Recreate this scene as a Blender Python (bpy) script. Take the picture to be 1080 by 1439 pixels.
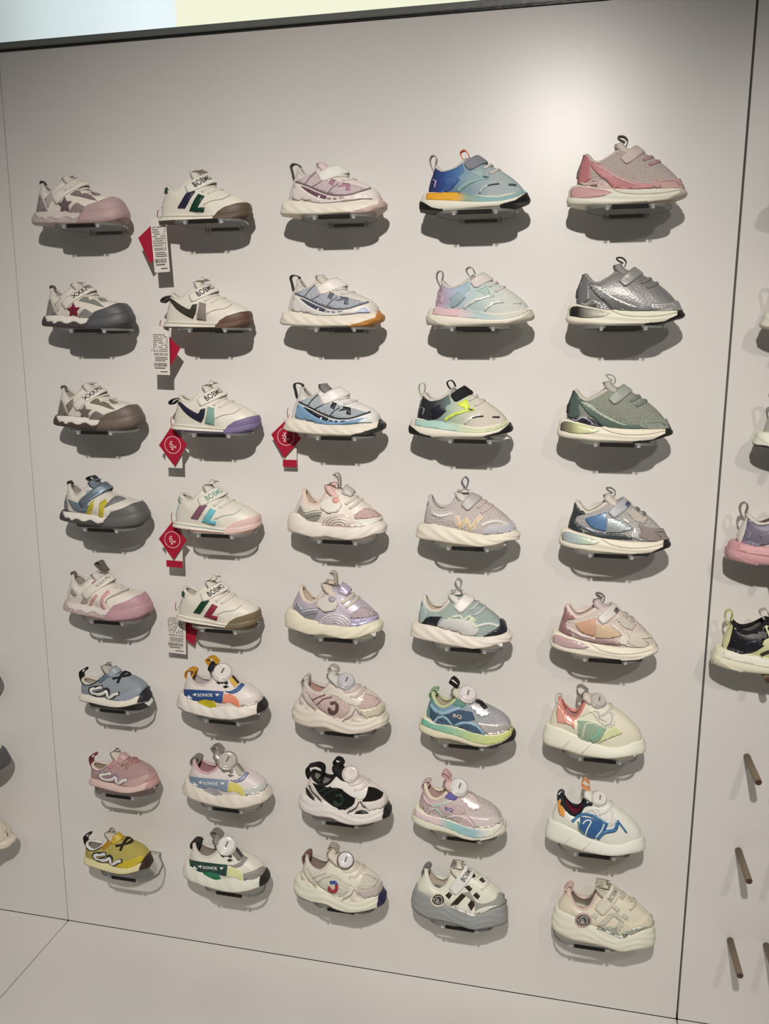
import bpy, bmesh, math, random
from mathutils import Vector, Matrix
from mathutils.geometry import tessellate_polygon
from mathutils.bvhtree import BVHTree

random.seed(7)
for o in list(bpy.data.objects):
    bpy.data.objects.remove(o)
scene = bpy.context.scene
C = scene.collection

# ---------------------------------------------------------------- camera
cam_d = bpy.data.cameras.new('camera')
cam = bpy.data.objects.new('camera', cam_d)
C.objects.link(cam)
cam.location = (0.96197, -1.33847, 1.15522)
cam.rotation_mode = 'XYZ'
YAW, PITCH, ROLL = 0.214752, -0.190372, -0.001324
cam.matrix_world = (Matrix.Translation(cam.location) @ Matrix.Rotation(YAW, 4, 'Z')
                    @ Matrix.Rotation(PITCH + math.pi / 2, 4, 'X') @ Matrix.Rotation(-ROLL, 4, 'Z'))
cam_d.sensor_fit = 'VERTICAL'
cam_d.sensor_height = 36.0
cam_d.lens = 36.0 * 1154.23 / 1439.0
cam_d.clip_start = 0.02
scene.camera = cam

# ---------------------------------------------------------------- world, lamps, exposure
world = bpy.data.worlds.new('world')
scene.world = world
world.use_nodes = True
bg = world.node_tree.nodes['Background']
bg.inputs[0].default_value = (1.0, 0.985, 0.93, 1)
bg.inputs[1].default_value = 0.085
scene.view_settings.view_transform = 'Standard'
scene.view_settings.look = 'None'
scene.view_settings.gamma = 1.0
scene.view_settings.use_curve_mapping = False
scene.view_settings.exposure = 0.0


def spot(name, loc, aim, power, size, blend, radius, col):
    d = bpy.data.lights.new(name, 'SPOT')
    d.energy = power
    d.spot_size = math.radians(size)
    d.spot_blend = blend
    d.shadow_soft_size = radius
    d.color = col
    o = bpy.data.objects.new(name, d)
    o.location = loc
    o.rotation_euler = (Vector(aim) - Vector(loc)).to_track_quat('-Z', 'Y').to_euler()
    C.objects.link(o)
    return o


# three ceiling track spots in front of the display, one per wall board
spot('track_spot', (0.952, -1.76, 2.003), (0.52, 0, 0.50), 150, 73, 1.0, 0.022, (1.0, 0.935, 0.87))
spot('track_spot', (1.60, -1.76, 2.003), (1.76, 0, 0.72), 30, 66, 1.0, 0.03, (1.0, 0.94, 0.87))
spot('track_spot', (-0.45, -1.76, 2.003), (-0.55, 0, 0.60), 3, 70, 1.0, 0.03, (1.0, 0.94, 0.87))
# soft fill spot, added to brighten the lower boards and the floor
spot('low_fill_spot', (0.45, -2.7, 2.5), (0.36, 0, -0.30), 28, 43, 1.0, 0.22, (1.0, 0.965, 0.89))

# ---- shoe patterns, in shoe lengths
FAM = {
 'A1': dict(st=[(.101,.129),(.322,.123),(.486,.108),(.65,.092),(.803,.102),(.93,.133),(1.0,.179)], sb=[(.014,.03),(.177,.012),(.311,.003),(.566,-.007),(.796,.006),(.943,.03),(1.0,.07)], col=[(.116,.402),(.17,.36),(.222,.308),(.27,.309),(.329,.358),(.393,.413),(.431,.445)], rid=[(.401,.453),(.554,.4),(.646,.336),(.739,.283),(.821,.252),(.904,.245),(.983,.189),(1.021,.125)], tongue=(.433,.475), d=(-.519,.852,-.07), strap=((.334,.213),(.577,.42),.096), strapt=('XXKPN',.26,.88,.55),
  pan=[('toe_bumper','bump','w',[(.57,-.072),(.634,.08),(.705,.161),(.825,.202),(.91,.249),(1.19,.279),(1.17,-.059)],.016,0),
   ('foxing','fox','p',[(.14,.13),(.285,.13),(.464,.117),(.683,.096),(.632,.058),(.59,.041),(.541,.032),(.496,.059),(.454,.068),(.392,.041),(.363,.048),(.298,.073),(.242,.046),(.208,.075),(.165,.068),(.147,.103)],0,0),
   ('heel_tab','tab','r',[(.128,.379),(.103,.401),(.103,.428),(.128,.434),(.146,.401)],.055,0),
   ('heel_patch','gray','p',[(.212,.298),(.158,.136),(.285,.138)],0,0),
   ('side_patch','gray2','p',[(.264,.245),(.347,.31),(.354,.246),(.288,.17)],0,0),
   ('star','star','p',[(.48,.253),(.499,.206),(.556,.203),(.51,.169),(.519,.119),(.472,.145),(.421,.117),(.438,.168),(.397,.201),(.455,.206)],0,0),
   ('side_panel','gray','p',[(.525,.097),(.55,.148),(.588,.18),(.618,.188),(.675,.155),(.71,.145),(.701,.113),(.658,.091)],0,0),
   ('vamp_patch','camo','p',[(.541,.27),(.609,.314),(.65,.304),(.665,.272),(.736,.275),(.825,.206),(.756,.218),(.663,.245)],0,0),
   ('vamp_patch','camo','p',[(.762,.305),(.859,.273),(.817,.261),(.772,.279)],0,0),
   ('lace','lace','b',((.573,.314),(.617,.353),.016),0,0),
   ('lace','lace','b',((.63,.278),(.686,.306),.016),0,0)]),
 'A2': dict(st=[(.101,.129),(.322,.123),(.486,.108),(.65,.092),(.803,.102),(.93,.133),(1.0,.179)], sb=[(.014,.03),(.177,.012),(.311,.003),(.566,-.007),(.796,.006),(.943,.03),(1.0,.07)], col=[(.116,.402),(.17,.36),(.222,.308),(.27,.309),(.329,.358),(.393,.413),(.431,.445)], rid=[(.401,.453),(.554,.4),(.646,.336),(.739,.283),(.821,.252),(.904,.245),(.983,.189),(1.021,.125)], tongue=(.433,.475), d=(-.519,.852,-.07), strap=((.334,.213),(.577,.42),.096), d2=(-.525,.831,-.183),
  pan=[('toe_bumper','bump','w',[(.57,-.072),(.634,.08),(.705,.161),(.825,.202),(.91,.249),(1.19,.279),(1.17,-.059)],.016,0),
   ('foxing','fox','p',[(.14,.13),(.285,.13),(.464,.117),(.683,.096),(.632,.058),(.59,.041),(.541,.032),(.496,.059),(.454,.068),(.392,.041),(.363,.048),(.298,.073),(.242,.046),(.208,.075),(.165,.068),(.147,.103)],0,0),
   ('heel_tab','tab','r',[(.128,.379),(.103,.401),(.103,.428),(.128,.434),(.146,.401)],.055,0),
   ('heel_patch','gray','p',[(.205,.322),(.21,.234),(.209,.151),(.167,.166),(.173,.233)],0,1),
   ('side_panel','blue','p',[(.219,.279),(.309,.25),(.464,.223),(.423,.15),(.289,.16),(.245,.214)],0,1),
   ('side_stripe','yel','p',[(.491,.257),(.529,.281),(.512,.214),(.485,.169),(.474,.114),(.428,.145),(.451,.201)],0,1),
   ('side_stripe','yel','p',[(.581,.25),(.662,.297),(.682,.244),(.632,.209),(.618,.104),(.565,.113),(.582,.185)],0,1),
   ('vamp_panel','gray','p',[(.631,.198),(.73,.246),(.894,.307),(.854,.322),(.783,.335),(.721,.289)],0,1),
   ('toe_overlay','silver','p',[(.696,.179),(.845,.191),(.948,.228),(.914,.156),(.841,.126),(.721,.12)],0,1),
   ('badge','logo','p',[(.5,.361),(.495,.347),(.482,.336),(.466,.332),(.451,.335),(.44,.345),(.437,.359),(.442,.373),(.455,.384),(.471,.389),(.486,.385),(.497,.375)],0,1),
   ('tongue_loop','tab','R',[(.464,.455),(.402,.442),(.336,.473),(.394,.502),(.441,.471)],.1,1)]),
 'A3': dict(st=[(.101,.129),(.322,.123),(.486,.108),(.65,.092),(.803,.102),(.93,.133),(1.0,.179)], sb=[(.014,.03),(.177,.012),(.311,.003),(.566,-.007),(.796,.006),(.943,.03),(1.0,.07)], col=[(.116,.402),(.17,.36),(.222,.308),(.27,.309),(.329,.358),(.393,.413),(.431,.445)], rid=[(.401,.453),(.554,.4),(.646,.336),(.739,.283),(.821,.252),(.904,.245),(.983,.189),(1.021,.125)], tongue=(.433,.475), d=(-.519,.852,-.07), strap=((.334,.213),(.577,.42),.096), strapt=('XXKPN',.36,.86,.4), d2=(-.522,.807,-.276),
  pan=[('toe_bumper','bump','w',[(.57,-.072),(.634,.08),(.705,.161),(.825,.202),(.91,.249),(1.19,.279),(1.17,-.059)],.016,0),
   ('foxing','fox','p',[(.14,.13),(.285,.13),(.464,.117),(.683,.096),(.632,.058),(.59,.041),(.541,.032),(.496,.059),(.454,.068),(.392,.041),(.363,.048),(.298,.073),(.242,.046),(.208,.075),(.165,.068),(.147,.103)],0,0),
   ('heel_tab','tab','r',[(.128,.379),(.103,.401),(.103,.428),(.128,.434),(.146,.401)],.055,0),
   ('heel_patch','gray','p',[(.23,.315),(.289,.255),(.263,.221),(.208,.26)],0,1),
   ('side_patch','gray2','p',[(.369,.234),(.425,.212),(.385,.145),(.322,.161)],0,1),
   ('side_stripe','pink','s',[(.526,.262),(.458,.193),(.436,.138)],.029,1),
   ('side_stripe','pink','s',[(.672,.309),(.599,.246),(.578,.181),(.601,.108)],.033,1),
   ('vamp_line','gray','s',[(.906,.347),(.784,.291),(.656,.234),(.624,.184)],.013,1),
   ('badge','badge','p',[(.551,.385),(.546,.371),(.535,.359),(.518,.352),(.501,.351),(.486,.356),(.476,.366),(.473,.379),(.478,.394),(.489,.405),(.506,.413),(.523,.414),(.538,.409),(.548,.398)],0,1),
   ('badge_ring','white','p',[(.535,.384),(.531,.374),(.522,.366),(.511,.363),(.499,.365),(.491,.371),(.489,.381),(.493,.39),(.502,.398),(.513,.401),(.525,.399),(.533,.393)],0,1),
   ('badge_dot','badge','p',[(.526,.383),(.523,.376),(.515,.371),(.507,.371),(.5,.375),(.498,.381),(.501,.388),(.509,.393),(.517,.394),(.524,.39)],0,1),
   ('lace','lace','b',((.645,.311),(.705,.306),.013),0,1),
   ('tongue_loop','tab','R',[(.536,.473),(.467,.49),(.407,.545),(.461,.576),(.503,.514),(.536,.479)],.1,1)]),
 'B1': dict(st=[(.023,.079),(.274,.068),(.539,.054),(.693,.052),(.853,.07),(.976,.108),(1.0,.142)], sb=[(.012,.015),(.27,.011),(.69,.008),(.851,.02),(.974,.049),(1.0,.095)], col=[(.099,.379),(.15,.352),(.214,.319),(.266,.325),(.312,.367),(.372,.415),(.415,.455)], rid=[(.397,.47),(.524,.448),(.622,.372),(.696,.302),(.796,.272),(.908,.231),(.982,.193),(1.018,.148)], tongue=(.464,.553), d=(-.402,.912,-.075), strap=((.372,.31),(.595,.446),.121), strapt=('BOBMO',.22,.84,.56), d2=(-.415,.859,-.299),
  pan=[('toe_guard','gum','w',[(.667,-.041),(.682,.024),(.721,.083),(.798,.131),(.922,.17),(1.046,.198),(1.156,.206),(1.149,-.03)],.012,0),
   ('foxing_line','line','s',[(.087,.074),(.293,.057),(.545,.042),(.689,.038)],.009,0),
   ('heel_line','line','s',[(.169,.266),(.12,.183),(.09,.1)],.006,0),
   ('lace','lace','b',((.544,.284),(.622,.356),.025),0,0),
   ('lace','lace','b',((.607,.267),(.69,.31),.025),0,0),
   ('vamp_seam','line','s',[(.587,.156),(.676,.192),(.8,.212),(.876,.259)],.006,0),
   ('heel_tab','tab','p',[(.174,.365),(.2,.377),(.19,.301),(.159,.312)],0,0),
   ('stripe','bar1','p',[(.41,.298),(.501,.311),(.384,.153),(.302,.163)],0,1),
   ('stripe','bar2','p',[(.535,.276),(.599,.252),(.519,.142),(.595,.135),(.584,.096),(.429,.128)],0,1)]),
 'B2': dict(st=[(.023,.079),(.274,.068),(.539,.054),(.693,.052),(.853,.07),(.976,.108),(1.0,.142)], sb=[(.012,.015),(.27,.011),(.69,.008),(.851,.02),(.974,.049),(1.0,.095)], col=[(.099,.379),(.15,.352),(.214,.319),(.266,.325),(.312,.367),(.372,.415),(.415,.455)], rid=[(.397,.47),(.524,.448),(.622,.372),(.696,.302),(.796,.272),(.908,.231),(.982,.193),(1.018,.148)], tongue=(.464,.553), d=(-.402,.912,-.075), strap=((.372,.31),(.595,.446),.121), strapt=('BOBMO',.22,.84,.56),
  pan=[('toe_guard','gum','w',[(.667,-.041),(.682,.024),(.721,.083),(.798,.131),(.922,.17),(1.046,.198),(1.156,.206),(1.149,-.03)],.012,0),
   ('foxing_line','line','s',[(.087,.074),(.293,.057),(.545,.042),(.689,.038)],.009,0),
   ('heel_line','line','s',[(.169,.266),(.12,.183),(.09,.1)],.006,0),
   ('lace','lace','b',((.544,.284),(.622,.356),.025),0,0),
   ('lace','lace','b',((.607,.267),(.69,.31),.025),0,0),
   ('vamp_seam','line','s',[(.587,.156),(.676,.192),(.8,.212),(.876,.259)],.006,0),
   ('stripe','bar1','p',[(.165,.318),(.189,.33),(.277,.261),(.382,.205),(.407,.211),(.428,.252),(.481,.259),(.465,.177),(.428,.112),(.335,.151),(.237,.22)],0,0),
   ('stripe','bar2','p',[(.507,.276),(.579,.26),(.578,.091),(.472,.107),(.494,.189)],0,0),
   ('heel_tab','tab','r',[(.074,.333),(.0,.287),(-.025,.305),(.009,.337),(.075,.354)],.1,0)]),
 'C': dict(st=[(.016,.075),(.266,.095),(.48,.076),(.608,.071),(.75,.089),(.877,.133),(.949,.169),(1.0,.207)], sb=[(.016,-.022),(.256,-.01),(.471,-.022),(.629,-.012),(.78,.01),(.915,.079),(.981,.121),(1.0,.155)], col=[(.049,.264),(.116,.235),(.203,.218),(.273,.251),(.338,.302),(.39,.371),(.421,.417)], rid=[(.432,.454),(.592,.426),(.709,.368),(.826,.323),(.93,.292),(.993,.24),(1.035,.175)], tongue=(.436,.511), d=(-.512,.771,-.379), strap=((.489,.374),(.573,.449),.099),
  pan=[('mudguard','mud','p',[(.602,.101),(.687,.183),(.808,.221),(.916,.27),(1.01,.318),(1.047,.291),(1.004,.224),(.881,.142),(.747,.092)],0,0),
   ('strap_label','lab','B',((.433,.331),(.555,.436),.046),0,0),
   ('logo_edge','edge','s',[(.473,.258),(.372,.24),(.282,.209),(.305,.154),(.391,.138),(.474,.173),(.511,.227),(.544,.224),(.525,.141),(.57,.127),(.626,.17),(.708,.204)],.056,0),
   ('logo_stroke','logo','s',[(.459,.253),(.371,.235),(.291,.203),(.315,.158),(.392,.151),(.474,.179),(.516,.209),(.527,.179),(.531,.135),(.571,.136),(.62,.174),(.688,.198)],.036,0),
   ('logo_gap','edge','s',[(.345,.244),(.403,.263)],.018,0),
   ('logo_gap','edge','s',[(.36,.179),(.45,.21)],.017,0),
   ('lace','lace','b',((.555,.343),(.742,.39),.033),0,0),
   ('lace','lace','b',((.638,.302),(.663,.407),.033),0,0),
   ('toe_tip','tip','w',[(.916,.078),(.942,.169),(.978,.229),(1.04,.28),(1.158,.292),(1.146,.078)],.012,0),
   ('collar_line','edge','s',[(.167,.294),(.205,.264),(.266,.261),(.335,.29),(.406,.341)],.01,0),
   ('heel_tab','tab','r',[(.033,.222),(.014,.284),(.022,.355),(.109,.409),(.1,.376),(.048,.326),(.055,.237)],.08,0)]),
 'D': dict(st=[(.086,.201),(.234,.169),(.369,.13),(.504,.125),(.651,.158),(.793,.159),(.903,.177),(.973,.212),(1.0,.24)], sb=[(.024,.037),(.152,.012),(.295,.008),(.497,.002),(.695,.014),(.811,.034),(.921,.084),(.987,.136),(1.0,.181)], col=[(.131,.426),(.182,.377),(.241,.339),(.332,.329),(.418,.37),(.472,.432),(.504,.502)], rid=[(.457,.495),(.623,.449),(.722,.371),(.823,.319),(.936,.281),(.991,.231)], tongue=(.408,.572), d=(-.404,.83,-.385), dial=(.551,.493,.097),
  pan=[('box_panel','box','p',[(.167,.313),(.393,.327),(.629,.338),(.605,.205),(.541,.208),(.504,.225),(.363,.215),(.297,.186),(.168,.242)],0,0),
   ('side_patch','pat1','p',[(.316,.188),(.402,.226),(.516,.222),(.542,.16),(.487,.135),(.386,.153)],0,0),
   ('side_patch','pat2','p',[(.634,.31),(.71,.318),(.784,.28),(.808,.19),(.79,.167),(.756,.197),(.694,.225),(.611,.205)],0,0),
   ('logo_arrow','wt','p',[(.265,.267),(.315,.285),(.313,.25)],0,0),
   ('logo_arrow','wt','p',[(.532,.299),(.581,.304),(.554,.274)],0,0),
   ('logo_corner','wt','p',[(.202,.216),(.226,.257),(.262,.214)],0,0),
   ('logo_text','wt','t',((.336,.255),(.508,.269),.032,'SONOE'),0,0),
   ('lace_stay','stay','p',[(.552,.484),(.665,.471),(.763,.395),(.839,.44),(.73,.539)],0,0),
   ('eyelet','chk','p',[(.55,.428),(.589,.448),(.614,.435),(.581,.41)],0,0),
   ('eyelet','chk','p',[(.633,.44),(.677,.453),(.686,.426),(.651,.418)],0,0),
   ('eyelet','chk','p',[(.624,.39),(.663,.411),(.694,.394),(.649,.373)],0,0),
   ('eyelet','chk','p',[(.704,.509),(.736,.517),(.814,.443),(.795,.433)],0,0),
   ('lace_strip','strip','p',[(.684,.479),(.723,.499),(.799,.426),(.753,.394)],0,0),
   ('saddle','sad','p',[(.641,.339),(.711,.346),(.775,.384),(.827,.441),(.866,.428),(.799,.35),(.722,.319)],0,0),
   ('mudguard','mud','p',[(.818,.191),(.808,.264),(.909,.3),(1.022,.355),(1.071,.33),(1.019,.263),(.931,.21)],0,0),
   ('toe_tip','tip','w',[(.96,.101),(.957,.201),(1.002,.262),(1.028,.296),(1.153,.309),(1.148,.123)],.012,0),
   ('heel_tab','tab','r',[(.105,.377),(.114,.436),(.162,.468),(.214,.456),(.206,.419),(.18,.379)],.12,0),
   ('tongue_loop','tab2','R',[(.459,.539),(.406,.522),(.351,.592),(.423,.62),(.485,.561)],.11,0)]),
 'E': dict(st=[(.066,.145),(.254,.128),(.421,.101),(.611,.102),(.767,.098),(.872,.103),(.961,.131),(1.0,.178)], sb=[(.011,.049),(.176,.01),(.419,-.001),(.712,-.0),(.871,.01),(.97,.051),(1.0,.12)], col=[(.171,.438),(.208,.396),(.258,.35),(.305,.349),(.352,.381),(.399,.417),(.428,.445)], rid=[(.418,.462),(.603,.405),(.672,.323),(.764,.273),(.867,.234),(.958,.206),(1.004,.163)], tongue=(.424,.486), d=(-.287,.957,.037), strap=((.415,.32),(.615,.424),.115),
  pan=[('mesh_panel','mesh','p',[(.22,.311),(.342,.351),(.417,.371),(.433,.297),(.57,.29),(.728,.256),(.874,.217),(.772,.171),(.659,.161),(.546,.173),(.409,.223),(.306,.256)],0,0),
   ('overlay_line','dk','s',[(.208,.305),(.306,.267),(.409,.221),(.523,.177),(.614,.162),(.705,.162),(.806,.186),(.918,.219)],.013,0),
   ('overlay_line','dk','s',[(.405,.377),(.341,.319),(.306,.277)],.011,0),
   ('overlay_line','dk','s',[(.45,.281),(.369,.242)],.009,0),
   ('overlay_line','dk','s',[(.615,.257),(.558,.226),(.517,.184)],.009,0),
   ('zigzag','zig','p',[(.547,.306),(.59,.294),(.56,.242),(.522,.262)],0,0),
   ('zigzag','zig','p',[(.649,.267),(.722,.256),(.73,.196),(.68,.198),(.687,.235),(.597,.226),(.649,.251)],0,0),
   ('wing','wing','p',[(.262,.26),(.305,.245),(.408,.196),(.505,.16),(.494,.137),(.408,.161),(.316,.213)],0,0),
   ('wing_mark','wt','p',[(.431,.171),(.448,.169),(.436,.146),(.421,.15)],0,0),
   ('side_dots','wing2','s',[(.511,.142),(.545,.137)],.01,0),
   ('side_dots','wing2','s',[(.568,.136),(.596,.134)],.01,0),
   ('side_dots','wing2','s',[(.625,.135),(.67,.138)],.01,0),
   ('lower_panel','low','p',[(.176,.161),(.208,.284),(.265,.251),(.316,.208),(.413,.153),(.511,.131),(.613,.123),(.761,.155),(.885,.17),(.84,.123),(.613,.106),(.43,.107),(.269,.13)],0,0),
   ('toe_insert','ins','p',[(.873,.17),(.931,.127),(.789,.126)],0,0),
   ('toe_tip','gum','w',[(.674,-.066),(.732,.01),(.835,.041),(.96,.083),(.966,.147),(1.0,.184),(1.073,.189),(1.073,-.067)],.01,0),
   ('lace','lace','b',((.575,.332),(.646,.364),.025),0,0),
   ('lace','lace','b',((.626,.294),(.715,.31),.025),0,0),
   ('heel_tab','tab','r',[(.126,.342),(.11,.413),(.099,.463),(.129,.484),(.177,.472),(.188,.456)],.07,0)]),
 'F': dict(st=[(.101,.202),(.208,.14),(.353,.124),(.506,.108),(.645,.107),(.775,.114),(.877,.135),(.973,.17),(.998,.205)], sb=[(.021,.07),(.129,.009),(.29,-.018),(.409,-.005),(.456,.026),(.527,-.003),(.666,-.015),(.795,-.001),(.916,.044),(.989,.101),(1.0,.153)], col=[(.16,.427),(.191,.368),(.236,.314),(.305,.295),(.375,.337),(.421,.406),(.449,.448)], rid=[(.437,.447),(.564,.48),(.655,.418),(.745,.323),(.813,.285),(.903,.248),(.981,.202)], tongue=(.473,.521), d=(-.305,.932,-.196), strap=((.617,.398),(.644,.473),.107),
  pan=[('heel_panel','gry','p',[(.16,.236),(.196,.315),(.252,.241),(.344,.27),(.423,.274),(.399,.194),(.353,.156),(.239,.172)],0,0),
   ('rainbow_base','arc2','p',[(.415,.118),(.423,.151),(.443,.182),(.475,.208),(.516,.228),(.562,.239),(.61,.242),(.656,.235),(.696,.22),(.727,.197),(.747,.168),(.753,.136),(.748,.116),(.444,.119)],0,0),
   ('rainbow_arc','arc1','s',[(.43,.122),(.446,.16),(.481,.193),(.53,.216),(.586,.226),(.642,.221),(.69,.204),(.724,.175),(.739,.139)],.016,0),
   ('rainbow_arc','arc1','s',[(.464,.122),(.476,.15),(.503,.175),(.542,.193),(.586,.2),(.63,.197),(.668,.184),(.694,.162),(.706,.135)],.014,0),
   ('rainbow_arc','arc1','s',[(.497,.121),(.506,.141),(.526,.159),(.554,.171),(.586,.176),(.617,.174),(.645,.165),(.664,.15),(.672,.131)],.014,0),
   ('rainbow_arc','arc1','s',[(.531,.121),(.537,.132),(.549,.142),(.566,.149),(.585,.152),(.605,.151),(.622,.146),(.634,.138),(.639,.127)],.011,0),
   ('toe_mesh','toe','p',[(.737,.239),(.804,.286),(.859,.318),(.958,.283),(1.023,.243),(.87,.213),(.748,.204)],0,0),
   ('mudguard','mud','p',[(.731,.135),(.754,.193),(.892,.209),(1.018,.237),(1.034,.206),(.892,.15),(.77,.121)],0,0),
   ('heel_stripe','arc1','s',[(.246,.219),(.309,.244),(.412,.26)],.01,0),
   ('heel_stripe','gry','s',[(.262,.192),(.331,.218),(.4,.232)],.01,0),
   ('strap_pad','pad','q',[(.626,.331),(.621,.317),(.61,.305),(.602,.293),(.596,.28),(.586,.268),(.568,.26),(.549,.258),(.531,.255),(.513,.249),(.494,.246),(.475,.249),(.461,.258),(.448,.266),(.432,.273),(.417,.281),(.409,.293),(.41,.307),(.412,.32),(.41,.333),(.41,.347),(.418,.36),(.433,.37),(.449,.378),(.463,.387),(.477,.397),(.496,.403),(.515,.401),(.533,.398),(.55,.396),(.57,.395),(.587,.39),(.597,.379),(.603,.366),(.611,.355),(.621,.344)],0,0),
   ('pad_patch','bow','q2',[(.601,.37),(.596,.355),(.583,.344),(.565,.34),(.547,.343),(.534,.352),(.529,.366),(.534,.381),(.548,.392),(.565,.396),(.583,.393),(.596,.384)],0,0),
   ('lace','lace','b',((.623,.322),(.698,.37),.027),0,0),
   ('lace','lace','b',((.668,.286),(.731,.322),.027),0,0),
   ('tongue_loop','tab','R',[(.541,.479),(.536,.573),(.508,.607),(.474,.594),(.49,.573),(.519,.55),(.527,.479)],.08,0)]),
 'G': dict(st=[(.061,.192),(.191,.178),(.311,.189),(.401,.151),(.529,.136),(.679,.137),(.816,.146),(.934,.178),(1.0,.214)], sb=[(.007,.017),(.102,-.006),(.241,-.009),(.386,.019),(.437,.036),(.488,-.002),(.603,-.006),(.713,.0),(.826,.026),(.934,.089),(1.0,.145)], col=[(.138,.429),(.179,.392),(.247,.361),(.322,.348),(.385,.39),(.436,.462),(.466,.507)], rid=[(.453,.455),(.578,.526),(.664,.438),(.774,.374),(.872,.339),(.957,.296),(1.0,.227)], tongue=(.441,.568), d=(-.293,.816,-.499), dial=(.595,.504,.081),
  pan=[('side_panel','main','p',[(.223,.416),(.328,.399),(.414,.391),(.549,.407),(.622,.35),(.694,.325),(.682,.247),(.547,.146),(.412,.211),(.289,.307)],0,0),
   ('vamp_panel','vamp','p',[(.839,.473),(.922,.468),(.999,.432),(.982,.373),(.898,.322),(.766,.293),(.803,.368)],0,0),
   ('toe_patch','semi','p',[(.681,.14),(.718,.182),(.766,.202),(.814,.195),(.844,.169)],0,0),
   ('heel_panel','heel','p',[(.147,.353),(.184,.321),(.22,.27),(.248,.217),(.182,.235),(.152,.284)],0,0),
   ('lace_stay','stay','p',[(.408,.409),(.477,.501),(.538,.498),(.622,.462),(.707,.402),(.803,.418),(.833,.447),(.809,.356),(.766,.312),(.658,.331),(.585,.369),(.549,.403)],0,0),
   ('overlay_line','line','s',[(.185,.384),(.227,.309),(.276,.273),(.325,.211)],.01,0),
   ('overlay_line','line','s',[(.608,.136),(.706,.22),(.736,.288)],.01,0),
   ('overlay_line','line','s',[(.748,.296),(.778,.245),(.85,.233)],.01,0),
   ('side_stripe','str','s',[(.29,.326),(.352,.362),(.427,.399)],.016,0),
   ('side_stripe','str','s',[(.345,.291),(.414,.353),(.5,.386)],.015,0),
   ('toe_overlay','tov','p',[(.778,.283),(.898,.316),(.982,.367),(1.035,.419),(1.047,.335),(.958,.245),(.862,.203),(.826,.228)],0,0),
   ('logo_upper','lg1','s',[(.481,.314),(.536,.328),(.551,.307)],.032,0),
   ('logo_hook','lg2','s',[(.553,.307),(.548,.249),(.511,.224),(.474,.237),(.477,.265)],.032,0),
   ('toe_tip','tip','w',[(.963,.088),(.969,.228),(1.005,.322),(1.094,.362),(1.095,.111)],.012,0),
   ('lace','lace','b',((.582,.4),(.698,.396),.032),0,0),
   ('lace','lace','b',((.655,.356),(.747,.36),.027),0,0),
   ('tongue_loop','tab','R',[(.497,.564),(.441,.517),(.392,.573),(.417,.618),(.467,.617),(.498,.577)],.1,0),
   ('heel_tab','tab3','r',[(.12,.325),(.101,.419),(.137,.47),(.176,.489),(.182,.444),(.168,.378)],.1,0),
   ('heel_tab','tab2','r',[(.116,.357),(.092,.411),(.097,.476),(.163,.506),(.215,.52),(.271,.491),(.263,.399)],.13,0)]),
 'H': dict(st=[(.089,.167),(.212,.158),(.33,.147),(.482,.122),(.621,.104),(.755,.1),(.896,.128),(.994,.18)], sb=[(.008,.067),(.064,.015),(.225,-.008),(.449,-.004),(.757,.008),(.888,.038),(1.0,.107)], col=[(.135,.409),(.167,.377),(.216,.345),(.268,.342),(.338,.369),(.395,.415),(.431,.449)], rid=[(.438,.457),(.612,.436),(.706,.341),(.798,.297),(.891,.247),(.972,.192),(1.004,.153)], tongue=(.42,.468), d=(-.137,.987,-.08), strap=((.439,.362),(.577,.459),.106),
  pan=[('midsole_layer','lay','p',[(.093,.167),(.221,.16),(.336,.155),(.485,.124),(.622,.088),(.758,.085),(.902,.124),(.994,.191),(1.001,.152),(.892,.086),(.758,.051),(.623,.048),(.486,.059),(.279,.084),(.14,.1),(.082,.116)],0,0),
   ('heel_panel','hp','p',[(.174,.423),(.201,.373),(.276,.346),(.344,.364),(.412,.409),(.436,.326),(.391,.303),(.38,.258),(.312,.189),(.244,.157),(.122,.179),(.144,.276)],0,0),
   ('bolt','bolt','p',[(.237,.261),(.334,.313),(.351,.28),(.397,.258),(.324,.189),(.244,.157),(.203,.158),(.266,.222)],0,0),
   ('side_swoosh','sw1','s',[(.382,.167),(.427,.202),(.506,.237),(.596,.261),(.663,.274)],.028,0),
   ('side_panel','sp','p',[(.493,.316),(.583,.367),(.618,.295),(.585,.267),(.539,.294)],0,0),
   ('vamp_arc','sw2','s',[(.576,.137),(.609,.177),(.665,.207),(.732,.225)],.021,0),
   ('heel_mark','hm','s',[(.15,.288),(.179,.271),(.162,.214)],.009,0),
   ('vamp_dash','ds','s',[(.643,.193),(.687,.205),(.749,.21)],.01,0),
   ('vamp_dash','ds','s',[(.833,.204),(.9,.202)],.012,0),
   ('vamp_logo','ds','p',[(.596,.272),(.618,.278),(.652,.268),(.63,.26)],0,0),
   ('toe_tip','tip','w',[(.756,-.061),(.759,.018),(.893,.06),(.985,.135),(.983,.19),(1.01,.207),(1.065,.209),(1.074,-.053)],.008,0),
   ('heel_tip','tip','w',[(-.0,.103),(.041,.086),(.129,.028),(.234,.003),(.229,-.076),(.001,-.082)],.008,0),
   ('lace','lace','b',((.595,.346),(.662,.404),.023),0,0),
   ('lace','lace','b',((.653,.302),(.721,.343),.023),0,0),
   ('heel_tab','tab','r',[(.123,.356),(.086,.436),(.092,.494),(.127,.506),(.145,.471),(.134,.414)],.07,0),
   ('tongue_loop','tab2','R',[(.45,.457),(.403,.451),(.365,.508),(.396,.537),(.428,.52),(.449,.474)],.08,0)]),
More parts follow.
